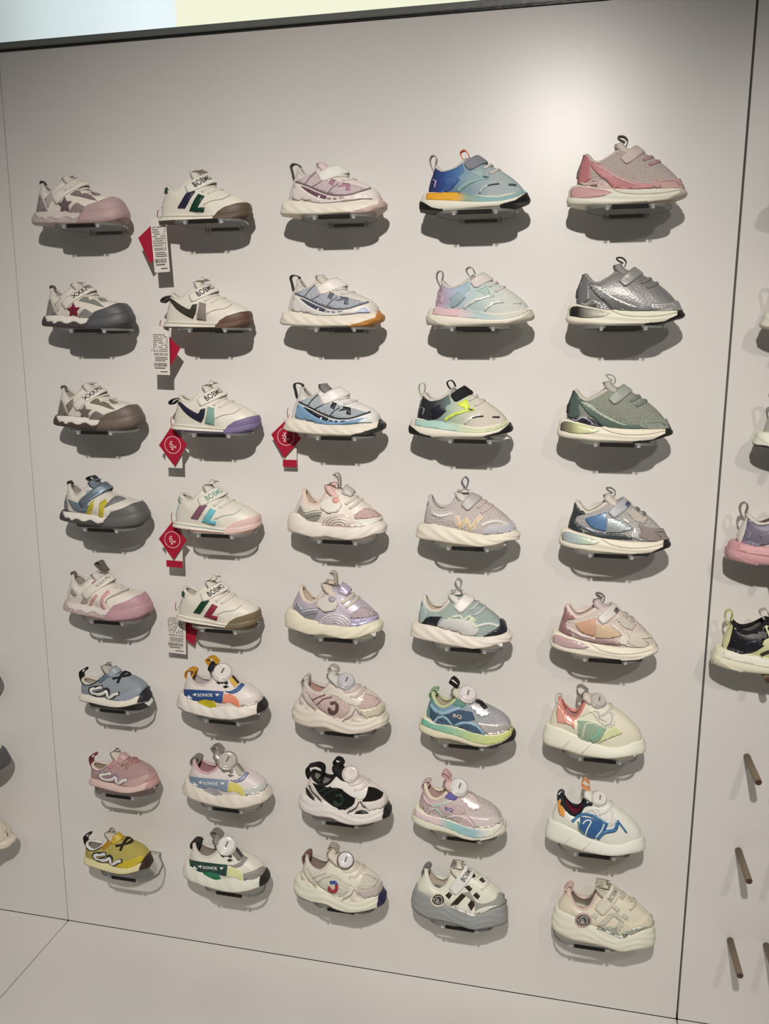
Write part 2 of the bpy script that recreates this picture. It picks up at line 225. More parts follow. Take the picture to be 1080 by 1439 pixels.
 'I1': dict(st=[(.039,.168),(.154,.18),(.274,.165),(.414,.15),(.553,.124),(.678,.112),(.798,.118),(.915,.136),(.99,.169)], sb=[(.003,.061),(.054,.023),(.228,.019),(.393,.003),(.509,.001),(.647,-.004),(.779,.016),(.906,.064),(1.0,.127)], col=[(.12,.44),(.153,.361),(.212,.32),(.293,.324),(.35,.364),(.395,.424),(.425,.462)], rid=[(.424,.468),(.539,.496),(.632,.425),(.725,.326),(.84,.27),(.931,.238),(.994,.178)], tongue=(.452,.527), d=(-.149,.969,-.198), strap=((.48,.353),(.579,.463),.11),
  pan=[('heel_panel','heel','p',[(.14,.459),(.164,.386),(.194,.33),(.189,.273),(.184,.203),(.114,.211),(.13,.35)],0,0),
   ('logo_edge','wedge','s',[(.428,.291),(.455,.178),(.521,.261),(.552,.161),(.625,.256),(.663,.303)],.048,0),
   ('logo_stroke','w','s',[(.43,.285),(.456,.186),(.521,.267),(.552,.169),(.623,.261),(.655,.297)],.025,0),
   ('vamp_curve','vc','s',[(.666,.207),(.731,.244),(.82,.26),(.908,.237)],.023,0),
   ('lace','lace','b',((.605,.359),(.659,.397),.021),0,0),
   ('lace','lace','b',((.64,.315),(.717,.348),.021),0,0),
   ('tongue_loop','tab','R',[(.469,.522),(.434,.583),(.461,.633),(.496,.603),(.481,.528)],.09,0),
   ('side_line','vc','s',[(.191,.301),(.257,.285),(.314,.291),(.382,.315)],.025,0),
   ('mudguard','mud','p',[(.678,.133),(.71,.198),(.821,.221),(.898,.22),(.918,.266),(.957,.273),(1.007,.226),(.992,.185),(.9,.152),(.779,.127)],0,0)]),
 'I2': dict(st=[(.039,.168),(.154,.18),(.274,.165),(.414,.15),(.553,.124),(.678,.112),(.798,.118),(.915,.136),(.99,.169)], sb=[(.003,.061),(.054,.023),(.228,.019),(.393,.003),(.509,.001),(.647,-.004),(.779,.016),(.906,.064),(1.0,.127)], col=[(.12,.44),(.153,.361),(.212,.32),(.293,.324),(.35,.364),(.395,.424),(.425,.462)], rid=[(.424,.468),(.539,.496),(.632,.425),(.725,.326),(.84,.27),(.931,.238),(.994,.178)], tongue=(.452,.527), d=(-.149,.969,-.198), strap=((.48,.353),(.579,.463),.11), d2=(-.158,.936,-.314),
  pan=[('heel_panel','heel','p',[(.14,.459),(.164,.386),(.194,.33),(.189,.273),(.184,.203),(.114,.211),(.13,.35)],0,0),
   ('logo_edge','wedge','s',[(.428,.291),(.455,.178),(.521,.261),(.552,.161),(.625,.256),(.663,.303)],.048,0),
   ('logo_stroke','w','s',[(.43,.285),(.456,.186),(.521,.267),(.552,.169),(.623,.261),(.655,.297)],.025,0),
   ('vamp_curve','vc','s',[(.666,.207),(.731,.244),(.82,.26),(.908,.237)],.023,0),
   ('lace','lace','b',((.605,.359),(.659,.397),.021),0,0),
   ('lace','lace','b',((.64,.315),(.717,.348),.021),0,0),
   ('tongue_loop','tab','R',[(.469,.522),(.434,.583),(.461,.633),(.496,.603),(.481,.528)],.09,0),
   ('heel_patch','nav','p',[(.146,.214),(.204,.294),(.35,.301),(.31,.255),(.299,.194)],0,1),
   ('side_oval','oval','p',[(.311,.214),(.356,.272),(.472,.294),(.679,.277),(.715,.197),(.682,.146),(.555,.14),(.393,.179)],0,1),
   ('toe_patch','nav','p',[(.756,.142),(.917,.257),(.909,.321),(.928,.33),(.966,.297),(.972,.209),(.908,.172)],0,1),
   ('scribble','w2','s',[(.437,.303),(.529,.323),(.553,.277),(.62,.331),(.645,.25),(.691,.219)],.019,1)]),
 'J': dict(st=[(.052,.183),(.163,.152),(.293,.163),(.42,.159),(.571,.136),(.706,.119),(.835,.128),(.947,.165),(.997,.22)], sb=[(.003,.056),(.083,.017),(.218,-.002),(.346,.021),(.473,.004),(.599,-.013),(.721,-.011),(.86,.023),(.96,.084),(1.0,.133)], col=[(.131,.456),(.167,.398),(.218,.351),(.275,.339),(.337,.373),(.392,.426),(.431,.461)], rid=[(.43,.458),(.592,.445),(.705,.362),(.804,.318),(.903,.279),(.978,.228)], tongue=(.403,.54), d=(-.156,.893,-.422), dial=(.516,.502,.089),
  pan=[('midsole_layer','lay','p',[(.075,.237),(.177,.181),(.301,.182),(.425,.173),(.573,.141),(.708,.123),(.84,.142),(.958,.201),(1.009,.278),(1.006,.188),(.89,.079),(.746,.033),(.6,.043),(.464,.084),(.34,.102),(.177,.126),(.057,.168)],0,0),
   ('side_panel','dk','p',[(.155,.371),(.225,.289),(.3,.299),(.422,.38),(.593,.37),(.625,.29),(.461,.23),(.388,.213),(.325,.289),(.225,.276),(.182,.218),(.15,.279)],0,0),
   ('lower_panel','dk2','p',[(.45,.189),(.51,.23),(.596,.235),(.67,.193),(.713,.135),(.573,.148)],0,0),
   ('heel_arch','dk2','p',[(.208,.195),(.244,.253),(.306,.261),(.369,.204),(.301,.188)],0,0),
   ('side_arc','arc','s',[(.155,.397),(.212,.333),(.299,.318),(.385,.362),(.47,.405)],.032,0),
   ('side_arc','arc','s',[(.195,.2),(.238,.265),(.312,.277),(.388,.204)],.025,0),
   ('side_arc','arc','s',[(.406,.196),(.486,.239),(.583,.246),(.669,.206),(.72,.133)],.025,0),
   ('logo_text','txt','t',((.396,.288),(.485,.277),.042,'BQ'),0,0),
   ('ankle_patch','ank','p',[(.39,.427),(.444,.505),(.536,.484),(.519,.418),(.458,.404)],0,0),
   ('lace_stay','stay','p',[(.555,.435),(.627,.47),(.736,.427),(.78,.375),(.739,.341),(.66,.334),(.611,.391)],0,0),
   ('lace_strip','strip','p',[(.624,.489),(.665,.516),(.746,.434),(.715,.405)],0,0),
   ('toe_overlay','silv','p',[(.644,.267),(.741,.257),(.967,.291),(1.004,.258),(.887,.172),(.756,.138)],0,0),
   ('toe_tip','tip','w',[(.761,-.053),(.771,.016),(.89,.056),(.984,.121),(1.012,.189),(1.02,.267),(1.033,.313),(1.108,.323),(1.118,-.001)],.008,0),
   ('lace','lace','b',((.578,.391),(.66,.401),.022),0,0),
   ('heel_tab','tab','r',[(.121,.373),(.102,.424),(.133,.481),(.19,.498),(.184,.461),(.146,.403)],.1,0),
   ('tongue_loop','tab2','R',[(.397,.532),(.353,.56),(.315,.588),(.352,.632),(.409,.58),(.403,.533)],.1,0)]),
 'K': dict(st=[(.052,.24),(.144,.243),(.236,.228),(.403,.182),(.554,.186),(.678,.16),(.794,.184),(.917,.235),(1.0,.262)], sb=[(.015,.051),(.105,-.016),(.213,-.021),(.405,.004),(.455,.021),(.519,.009),(.632,.002),(.728,.004),(.843,.037),(.952,.112),(1.0,.18)], col=[(.139,.457),(.173,.395),(.232,.332),(.307,.314),(.381,.364),(.429,.469),(.46,.53)], rid=[(.458,.51),(.568,.573),(.656,.504),(.78,.422),(.891,.351),(.989,.292)], tongue=(.481,.596), d=(-.156,.791,-.592), strap=((.451,.342),(.605,.554),.116), strapt=('BOBMO',.42,.95,.46),
  pan=[('heel_badge_ring','rim','p',[(.405,.297),(.401,.267),(.387,.239),(.366,.216),(.34,.2),(.311,.194),(.284,.198),(.262,.211),(.248,.234),(.243,.261),(.247,.291),(.261,.319),(.283,.342),(.309,.358),(.337,.364),(.364,.36),(.386,.346),(.4,.324)],0,0),
   ('heel_badge','rnd','p',[(.388,.29),(.385,.268),(.374,.247),(.357,.23),(.336,.218),(.314,.213),(.293,.216),(.276,.226),(.264,.242),(.26,.262),(.264,.284),(.275,.305),(.291,.323),(.312,.335),(.335,.34),(.355,.337),(.373,.327),(.384,.311)],0,0),
   ('badge_ring','rl','s',[(.366,.286),(.362,.267),(.351,.251),(.334,.239),(.315,.235),(.299,.239),(.287,.25),(.282,.267),(.286,.286),(.298,.302),(.314,.314),(.333,.318),(.35,.314),(.362,.302),(.366,.286)],.007,0),
   ('badge_letter','rl','t',((.307,.248),(.342,.251),.047,'B'),0,0),
   ('check_bar','bk','p',[(.398,.342),(.437,.391),(.47,.365),(.438,.308)],0,0),
   ('check_bar','bk','p',[(.455,.251),(.565,.405),(.616,.394),(.531,.271)],0,0),
   ('check_bar','bk','p',[(.596,.482),(.635,.509),(.674,.475),(.645,.44)],0,0),
   ('check_bar','bk','p',[(.631,.29),(.668,.355),(.713,.325),(.665,.231)],0,0),
   ('check_bar','bk','p',[(.683,.408),(.714,.447),(.753,.413),(.73,.372)],0,0),
   ('check_bar','bk','p',[(.654,.627),(.686,.646),(.701,.619),(.675,.598)],0,0),
   ('check_bar','bk','p',[(.738,.594),(.764,.616),(.797,.581),(.774,.566)],0,0),
   ('mid_strip','gr','p',[(.565,.405),(.648,.437),(.711,.337),(.668,.355),(.613,.393)],0,0),
   ('mudguard','mud','p',[(.699,.335),(.795,.329),(.912,.408),(.933,.485),(.98,.489),(1.023,.432),(1.007,.376),(.925,.339),(.773,.238),(.707,.23)],0,0),
   ('side_swoosh','sw','p',[(.458,.217),(.603,.274),(.634,.274),(.66,.192),(.772,.298),(.937,.361),(.797,.25),(.691,.159),(.556,.196)],0,0),
   ('lace','lace','b',((.655,.483),(.692,.504),.02),0,0),
   ('lace','lace','b',((.742,.408),(.791,.438),.02),0,0),
   ('heel_tab','tab','r',[(.126,.352),(.106,.41),(.125,.476),(.169,.516),(.192,.489),(.17,.437)],.1,0),
   ('tongue_loop','tab2','R',[(.514,.467),(.42,.502),(.413,.562),(.438,.587),(.526,.51)],.09,0)]),
 'L1': dict(st=[(.028,.18),(.153,.154),(.27,.139),(.385,.129),(.476,.12),(.567,.111),(.724,.108),(.894,.114),(.994,.162)], sb=[(.005,.05),(.101,.008),(.334,-.007),(.483,-.006),(.674,-.003),(.843,.015),(.957,.054),(.999,.113)], col=[(.139,.441),(.176,.401),(.225,.356),(.271,.357),(.339,.393),(.405,.439),(.45,.47)], rid=[(.463,.473),(.601,.475),(.697,.388),(.769,.318),(.864,.257),(.957,.203),(.994,.157)], tongue=(.449,.532), d=(.045,.996,-.075), strap=((.46,.345),(.607,.475),.095),
  pan=[('air_window','air','p',[(.026,.153),(.066,.174),(.177,.148),(.304,.124),(.38,.094),(.307,.068),(.158,.058),(.027,.088)],0,0),
   ('sole_line','sl','s',[(.384,.125),(.477,.08),(.636,.061),(.792,.07),(.945,.109)],.007,0),
   ('lace','lace','b',((.624,.352),(.706,.395),.028),0,0),
   ('lace','lace','b',((.672,.312),(.755,.343),.028),0,0),
   ('toe_tip','tip','w',[(.667,-.085),(.673,-.0),(.839,.023),(.941,.08),(.948,.143),(.968,.178),(1.039,.18),(1.055,-.074)],.008,0),
   ('tongue_loop','tab','R',[(.485,.503),(.494,.544),(.458,.579),(.412,.579),(.425,.558),(.472,.532)],.08,0),
   ('heel_panel','heel','p',[(.1,.419),(.129,.454),(.163,.46),(.194,.397),(.22,.345),(.18,.327),(.196,.233),(.151,.203),(.084,.219),(.089,.325)],0,0),
   ('side_wing','wing','p',[(.179,.35),(.259,.351),(.313,.299),(.402,.231),(.494,.192),(.608,.159),(.721,.148),(.711,.121),(.475,.119),(.383,.141),(.335,.201),(.264,.246)],0,0),
   ('side_strip','strip','p',[(.191,.344),(.266,.342),(.366,.254),(.494,.192),(.609,.15),(.564,.147),(.426,.202),(.309,.27)],0,0),
   ('heel_low','navy','p',[(.093,.217),(.175,.197),(.3,.206),(.395,.129),(.327,.13),(.153,.171)],0,0),
   ('heel_line','hl','s',[(.129,.197),(.17,.186),(.22,.212),(.278,.188),(.32,.153)],.007,0),
   ('toe_overlay','tov','p',[(.713,.19),(.83,.173),(.927,.212),(.967,.184),(.96,.123),(.768,.11),(.71,.136)],0,0),
   ('toe_seam','ln','s',[(.73,.179),(.771,.14),(.767,.116)],.007,0),
   ('toe_seam','ln','s',[(.77,.168),(.885,.177),(.931,.143)],.007,0),
   ('heel_rim','hr','s',[(.092,.243),(.099,.349),(.108,.419),(.146,.458),(.177,.452)],.015,0)]),
 'L2': dict(st=[(.028,.18),(.153,.154),(.27,.139),(.385,.129),(.476,.12),(.567,.111),(.724,.108),(.894,.114),(.994,.162)], sb=[(.005,.05),(.101,.008),(.334,-.007),(.483,-.006),(.674,-.003),(.843,.015),(.957,.054),(.999,.113)], col=[(.139,.441),(.176,.401),(.225,.356),(.271,.357),(.339,.393),(.405,.439),(.45,.47)], rid=[(.463,.473),(.601,.475),(.697,.388),(.769,.318),(.864,.257),(.957,.203),(.994,.157)], tongue=(.449,.532), d=(.045,.996,-.075), strap=((.46,.345),(.607,.475),.095), d2=(.026,.978,-.206),
  pan=[('air_window','air','p',[(.026,.153),(.066,.174),(.177,.148),(.304,.124),(.38,.094),(.307,.068),(.158,.058),(.027,.088)],0,0),
   ('sole_line','sl','s',[(.384,.125),(.477,.08),(.636,.061),(.792,.07),(.945,.109)],.007,0),
   ('lace','lace','b',((.624,.352),(.706,.395),.028),0,0),
   ('lace','lace','b',((.672,.312),(.755,.343),.028),0,0),
   ('toe_tip','tip','w',[(.667,-.085),(.673,-.0),(.839,.023),(.941,.08),(.948,.143),(.968,.178),(1.039,.18),(1.055,-.074)],.008,0),
   ('tongue_loop','tab','R',[(.485,.503),(.494,.544),(.458,.579),(.412,.579),(.425,.558),(.472,.532)],.08,0),
   ('heel_panel','heel','p',[(.083,.232),(.119,.365),(.132,.472),(.182,.424),(.233,.359),(.156,.342),(.14,.291),(.217,.189),(.144,.201)],0,1),
   ('side_panel','blue','p',[(.234,.319),(.328,.351),(.42,.387),(.423,.207),(.298,.238),(.248,.285)],0,1),
   ('side_mesh','mesh','p',[(.423,.331),(.54,.319),(.666,.24),(.569,.209),(.429,.201)],0,1),
   ('side_strip','strip','s',[(.153,.273),(.238,.234),(.323,.202),(.43,.189)],.024,1),
   ('lower_wing','wing','p',[(.228,.19),(.336,.184),(.465,.185),(.57,.191),(.666,.147),(.573,.148),(.42,.145),(.313,.17)],0,1),
   ('zigzag','zig','p',[(.557,.332),(.621,.323),(.659,.264),(.731,.213),(.717,.162),(.805,.14),(.735,.141),(.641,.17),(.672,.246)],0,1),
   ('toe_overlay','tov','p',[(.704,.291),(.797,.259),(.957,.252),(.988,.221),(.981,.156),(.811,.135),(.728,.169),(.742,.219)],0,1),
   ('toe_mark','ln','s',[(.942,.225),(.846,.219),(.905,.18)],.008,1),
   ('vamp_panel','vamp','p',[(.606,.39),(.65,.429),(.781,.338),(.75,.294),(.667,.32)],0,1),
   ('strap_label','lab','B',((.587,.446),(.604,.47),.036),0,1)]),
 'M1': dict(st=[(.019,.205),(.154,.208),(.331,.163),(.482,.115),(.642,.096),(.797,.108),(.917,.161),(.997,.224)], sb=[(.01,.036),(.077,.01),(.21,-.005),(.397,-.031),(.58,-.02),(.736,.002),(.869,.03),(.955,.08),(1.0,.128)], col=[(.139,.484),(.181,.399),(.25,.332),(.319,.323),(.374,.399),(.403,.504),(.429,.542)], rid=[(.444,.521),(.592,.539),(.689,.426),(.783,.357),(.899,.297),(.993,.215)], tongue=(.4,.591), d=(-.011,.908,-.418), dial=(.531,.534,.076),
  pan=[('sole_groove','sg','s',[(.201,.034),(.277,.134)],.007,0),
   ('sole_groove','sg','s',[(.397,.019),(.472,.112)],.007,0),
   ('lace_stay','stay','p',[(.357,.386),(.431,.505),(.49,.439),(.545,.365),(.608,.318),(.664,.32),(.701,.368),(.678,.488),(.599,.514),(.532,.506)],0,0),
   ('lace_ring','lc','s',[(.575,.437),(.628,.481),(.664,.437),(.651,.361),(.607,.343)],.018,0),
   ('lace_ring','lc','s',[(.489,.475),(.534,.469),(.548,.409),(.616,.381)],.016,0),
   ('lace','lace','b',((.535,.384),(.643,.446),.023),0,0),
   ('heel_loop','loop','r',[(.117,.39),(.108,.478),(.136,.526),(.171,.512),(.167,.473)],.05,0),
   ('heel_panel','coral','p',[(.132,.441),(.163,.539),(.196,.568),(.221,.515),(.221,.428),(.307,.358),(.317,.266),(.269,.309),(.149,.316)],0,0),
   ('heel_streak','co2','s',[(.154,.457),(.19,.424),(.222,.341),(.293,.3)],.018,0),
   ('side_panel','gg','p',[(.342,.357),(.472,.362),(.62,.307),(.554,.167),(.471,.137),(.355,.183)],0,0),
   ('side_streak','g2','s',[(.48,.176),(.545,.235),(.565,.3)],.028,0),
   ('side_streak','g3','s',[(.39,.163),(.417,.329),(.461,.348)],.016,0),
   ('side_tint','yg','p',[(.611,.263),(.696,.34),(.766,.284),(.658,.219),(.549,.154)],0,0),
   ('tongue_loop','tab','R',[(.397,.54),(.334,.532),(.313,.605),(.352,.638),(.423,.594)],.11,0)]),
 'M2': dict(st=[(.019,.205),(.154,.208),(.331,.163),(.482,.115),(.642,.096),(.797,.108),(.917,.161),(.997,.224)], sb=[(.01,.036),(.077,.01),(.21,-.005),(.397,-.031),(.58,-.02),(.736,.002),(.869,.03),(.955,.08),(1.0,.128)], col=[(.139,.484),(.181,.399),(.25,.332),(.319,.323),(.374,.399),(.403,.504),(.429,.542)], rid=[(.444,.521),(.592,.539),(.689,.426),(.783,.357),(.899,.297),(.993,.215)], tongue=(.4,.591), d=(-.011,.908,-.418), dial=(.531,.534,.076), d2=(-.013,.862,-.506),
  pan=[('sole_groove','sg','s',[(.201,.034),(.277,.134)],.007,0),
   ('sole_groove','sg','s',[(.397,.019),(.472,.112)],.007,0),
   ('lace_stay','stay','p',[(.357,.386),(.431,.505),(.49,.439),(.545,.365),(.608,.318),(.664,.32),(.701,.368),(.678,.488),(.599,.514),(.532,.506)],0,0),
   ('lace_ring','lc','s',[(.575,.437),(.628,.481),(.664,.437),(.651,.361),(.607,.343)],.018,0),
   ('lace_ring','lc','s',[(.489,.475),(.534,.469),(.548,.409),(.616,.381)],.016,0),
   ('lace','lace','b',((.535,.384),(.643,.446),.023),0,0),
   ('heel_loop','loop','r',[(.117,.39),(.108,.478),(.136,.526),(.171,.512),(.167,.473)],.05,0),
   ('heel_panel','coral','p',[(.126,.525),(.156,.53),(.197,.392),(.193,.351),(.138,.375)],0,1),
   ('side_panel','bl','p',[(.357,.38),(.462,.386),(.555,.37),(.631,.351),(.596,.252),(.519,.165),(.425,.181),(.352,.234)],0,1),
   ('scribble','b2','s',[(.277,.313),(.367,.409),(.472,.414),(.555,.376),(.626,.343)],.029,1),
   ('scribble','g2','s',[(.336,.324),(.351,.247),(.4,.203)],.019,1),
   ('scribble','wt','s',[(.384,.306),(.417,.352),(.464,.347),(.432,.262),(.413,.179)],.014,1),
   ('scribble','wt','s',[(.518,.185),(.572,.274),(.591,.344)],.013,1),
   ('side_swoosh','b2','s',[(.536,.173),(.596,.252),(.697,.297),(.716,.379)],.033,1),
   ('vamp_line','b2','s',[(.715,.405),(.763,.349),(.81,.289)],.017,1),
   ('collar_band','cb','s',[(.179,.534),(.213,.434),(.284,.427),(.364,.487),(.408,.527),(.466,.541)],.029,1),
   ('heel_edge','cb','s',[(.103,.521),(.105,.62),(.127,.657)],.01,1),
   ('tongue_loop','tab','R',[(.429,.598),(.394,.592),(.345,.624),(.372,.692),(.421,.65)],.1,1)]),
}
POSE = {
 (1, 1): (0.0833, 0.1692, -0.0), (1, 2): (0.0877, 0.1645, -0.0), (1, 3): (0.0955, 0.1651, -0.0), (1, 4): (0.0942, 0.1681, -1.0), (1, 5): (0.0878, 0.1700, -1.5), (1, 6): (0.1052, 0.1408, -2.0), (1, 7): (0.1129, 0.1380, -2.0), (1, 8): (0.0886, 0.1404, -2.0),
 (2, 1): (0.3110, 0.1566, -0.0), (2, 2): (0.3106, 0.1530, -0.0), (2, 3): (0.3166, 0.1561, -0.0), (2, 4): (0.3101, 0.1595, -1.0), (2, 5): (0.3083, 0.1570, -1.5), (2, 6): (0.3025, 0.1667, -2.0), (2, 7): (0.3053, 0.1673, -2.0), (2, 8): (0.2976, 0.1665, -2.0),
 (3, 1): (0.5177, 0.1657, -1.0), (3, 2): (0.5134, 0.1663, -1.0), (3, 3): (0.5159, 0.1664, -1.0), (3, 4): (0.5185, 0.1678, -2.5), (3, 5): (0.5099, 0.1704, -3.0), (3, 6): (0.5193, 0.1705, -4.0), (3, 7): (0.5286, 0.1665, -4.5), (3, 8): (0.5159, 0.1708, -5.0),
 (4, 1): (0.7371, 0.1608, -1.0), (4, 2): (0.7493, 0.1605, -1.0), (4, 3): (0.7232, 0.1599, -1.0), (4, 4): (0.7360, 0.1648, -2.5), (4, 5): (0.7280, 0.1657, -3.0), (4, 6): (0.7440, 0.1597, -4.0), (4, 7): (0.7330, 0.1605, -4.5), (4, 8): (0.7337, 0.1686, -5.0),
 (5, 1): (0.9526, 0.1621, -1.0), (5, 2): (0.9585, 0.1640, -1.0), (5, 3): (0.9522, 0.1648, -1.0), (5, 4): (0.9620, 0.1626, -2.5), (5, 5): (0.9547, 0.1623, -3.0), (5, 6): (0.9493, 0.1607, -4.0), (5, 7): (0.9597, 0.1592, -4.5), (5, 8): (0.9768, 0.1679, -5.0),
}

# ---------------------------------------------------------------- materials
def lin(c):
    return c / 12.92 if c <= 0.04045 else ((c + 0.055) / 1.055) ** 2.4


GAIN = 1.2


def rgb(h, gain=GAIN):
    h = h.lstrip('#')
    return tuple(min(0.80, lin(int(h[i:i + 2], 16) / 255) * gain) for i in (0, 2, 4)) + (1,)


MATS = {}


def mat(spec, gain=GAIN):
    """'#hex' or '#hex:finish' or 'g#a@.1,#b@.9:finish' (run along the shoe)"""
    gain = round(gain * 20) / 20
    if (spec, gain) in MATS:
        return MATS[(spec, gain)]
    body, _, fin = spec.partition(':')
    m = bpy.data.materials.new('mat_' + spec)
    m.use_nodes = True
    nt = m.node_tree
    b = nt.nodes['Principled BSDF']
    tc = nt.nodes.new('ShaderNodeTexCoord')
    if body.startswith('g'):
        ramp = nt.nodes.new('ShaderNodeValToRGB')
        sep = nt.nodes.new('ShaderNodeSeparateXYZ')
        nt.links.new(tc.outputs['Object'], sep.inputs[0])
        nt.links.new(sep.outputs['X'], ramp.inputs[0])
        stops = [s.split('@') for s in body[1:].split(',')]
        els = ramp.color_ramp.elements
        while len(els) < len(stops):
            els.new(0.5)
        for e, (c, p) in zip(els, stops):
            e.position = float(p)
            e.color = rgb(c, gain)
        col = ramp.outputs[0]
    else:
        b.inputs['Base Color'].default_value = rgb(body, gain)
        col = None
    rough, metal, spec_l, bump, scale = dict(
        f=(.75, 0, .3, .25, 140), k=(.8, 0, .25, .6, 75), l=(.42, 0, .45, .06, 60), r=(.5, 0, .4, .05, 90),
        s=(.24, 0, .6, .05, 40), m=(.42, .45, .5, .10, 60), i=(.36, .1, .5, .06, 45), p=(.55, 0, .4, 0, 10)).get(fin or 'l')
    b.inputs['Roughness'].default_value = rough
    b.inputs['Metallic'].default_value = metal
    b.inputs['Specular IOR Level'].default_value = spec_l
    if fin == 'i':      # pearly two-tone film, a slow colour variation of the material itself
        n = nt.nodes.new('ShaderNodeTexNoise')
        n.inputs['Scale'].default_value = 5.0
        n.inputs['Detail'].default_value = 1.0
        nt.links.new(tc.outputs['Object'], n.inputs['Vector'])
        r2 = nt.nodes.new('ShaderNodeValToRGB')
        r2.color_ramp.elements[0].position = .38
        r2.color_ramp.elements[1].position = .62
        r2.color_ramp.elements[0].color = (.93, .98, 1, 1)
        r2.color_ramp.elements[1].color = (1, .93, .97, 1)
        mx = nt.nodes.new('ShaderNodeMix')
        mx.data_type = 'RGBA'
        mx.blend_type = 'MULTIPLY'
        mx.inputs[0].default_value = 1
        if col:
            nt.links.new(col, mx.inputs[6])
        else:
            mx.inputs[6].default_value = rgb(body, gain)
        nt.links.new(r2.outputs[0], mx.inputs[7])
        col = mx.outputs[2]
    if fin == 'k':      # open knit: small dark holes
        v = nt.nodes.new('ShaderNodeTexVoronoi')
        v.inputs['Scale'].default_value = 55
        nt.links.new(tc.outputs['Object'], v.inputs['Vector'])
        r2 = nt.nodes.new('ShaderNodeValToRGB')
        r2.color_ramp.elements[0].position = .05
        r2.color_ramp.elements[1].position = .38
        r2.color_ramp.elements[0].color = (.80, .80, .80, 1)
        r2.color_ramp.elements[1].color = (1, 1, 1, 1)
        nt.links.new(v.outputs[0], r2.inputs[0])
        mx = nt.nodes.new('ShaderNodeMix')
        mx.data_type = 'RGBA'
        mx.blend_type = 'MULTIPLY'
        mx.inputs[0].default_value = 1
        if col:
            nt.links.new(col, mx.inputs[6])
        else:
            mx.inputs[6].default_value = rgb(body, gain)
        nt.links.new(r2.outputs[0], mx.inputs[7])
        col = mx.outputs[2]
    if col:
        nt.links.new(col, b.inputs['Base Color'])
    if bump:
        n = nt.nodes.new('ShaderNodeTexNoise')
        n.inputs['Scale'].default_value = scale
        n.inputs['Detail'].default_value = 2
        nt.links.new(tc.outputs['Object'], n.inputs['Vector'])
        bp = nt.nodes.new('ShaderNodeBump')
        bp.inputs['Strength'].default_value = bump
        bp.inputs['Distance'].default_value = .01
        nt.links.new(n.outputs[0], bp.inputs['Height'])
        nt.links.new(bp.outputs[0], b.inputs['Normal'])
    MATS[(spec, gain)] = m
    return m


def clear_mat(name, tint, dens, rough=.04, ior=1.45, white=.55):
    """clear acrylic: fresnel gloss over a see-through body"""
    m = bpy.data.materials.new(name)
    m.use_nodes = True
    nt = m.node_tree
    nt.nodes.clear()
    out = nt.nodes.new('ShaderNodeOutputMaterial')
    tr = nt.nodes.new('ShaderNodeBsdfTransparent')
    tr.inputs[0].default_value = tint
    df = nt.nodes.new('ShaderNodeBsdfDiffuse')
    df.inputs[0].default_value = (white, white, white * .98, 1)
    gl = nt.nodes.new('ShaderNodeBsdfGlossy')
    gl.inputs['Roughness'].default_value = rough
    gl.inputs[0].default_value = (1, 1, 1, 1)
    fr = nt.nodes.new('ShaderNodeFresnel')
    fr.inputs[0].default_value = ior
    m1 = nt.nodes.new('ShaderNodeMixShader')
    m1.inputs[0].default_value = dens
    nt.links.new(tr.outputs[0], m1.inputs[1])
    nt.links.new(df.outputs[0], m1.inputs[2])
    m2 = nt.nodes.new('ShaderNodeMixShader')
    nt.links.new(fr.outputs[0], m2.inputs[0])
    nt.links.new(m1.outputs[0], m2.inputs[1])
    nt.links.new(gl.outputs[0], m2.inputs[2])
    nt.links.new(m2.outputs[0], out.inputs[0])
    return m


def emit_mat(name, col, strength):
    m = bpy.data.materials.new(name)
    m.use_nodes = True
    nt = m.node_tree
    nt.nodes.clear()
    out = nt.nodes.new('ShaderNodeOutputMaterial')
    e = nt.nodes.new('ShaderNodeEmission')
    e.inputs[0].default_value = col
    e.inputs[1].default_value = strength
    nt.links.new(e.outputs[0], out.inputs[0])
    return m


# ---------------------------------------------------------------- object helpers
def mesh_from(name, verts, faces, smooth=True):
    me = bpy.data.meshes.new(name)
    me.from_pydata([tuple(v) for v in verts], [], faces)
    me.update()
    if smooth:
        me.shade_smooth()
    return me


def obj(name, me, m=None, parent=None, loc=None):
    o = bpy.data.objects.new(name, me)
    if m is not None:
        if not me.materials:
            me.materials.append(None)
        o.material_slots[0].link = 'OBJECT'
        o.material_slots[0].material = m
    C.objects.link(o)
    if parent:
        o.parent = parent
    if loc:
        o.location = loc
    return o


def empty(name, loc, rz=0, scale=1):
    o = bpy.data.objects.new(name, None)
    o.location = loc
    o.rotation_euler = (0, 0, rz)
    o.scale = (scale,) * 3
    o.empty_display_size = .05
    C.objects.link(o)
    return o


def tag(o, label, cat, group=None):
    o['label'] = label
    o['category'] = cat
    if group:
        o['group'] = group
    return o


def box_me(name, a, b, bevel=0):
    bm = bmesh.new()
    bmesh.ops.create_cube(bm, size=1)
    for v in bm.verts:
        v.co = Vector([a[i] + (v.co[i] + .5) * (b[i] - a[i]) for i in range(3)])
    if bevel:
        bmesh.ops.bevel(bm, geom=bm.edges[:], offset=bevel, segments=2, affect='EDGES')
    me = bpy.data.meshes.new(name)
    bm.to_mesh(me)
    bm.free()
    return me


def grid_faces(nu, nv, closed_u=False, off=0):
    f = []
    for i in range(nu if closed_u else nu - 1):
        for j in range(nv - 1):
            a = off + i * nv + j
            b = off + ((i + 1) % nu) * nv + j
            f.append((a, b, b + 1, a + 1))
    return f


def interp(tab, x):
    if x <= tab[0][0]:
        return tab[0][1]
    for (a, b), (c, d) in zip(tab, tab[1:]):
        if x <= c:
            t = (x - a) / max(1e-6, c - a)
            return b + (d - b) * t
    return tab[-1][1]


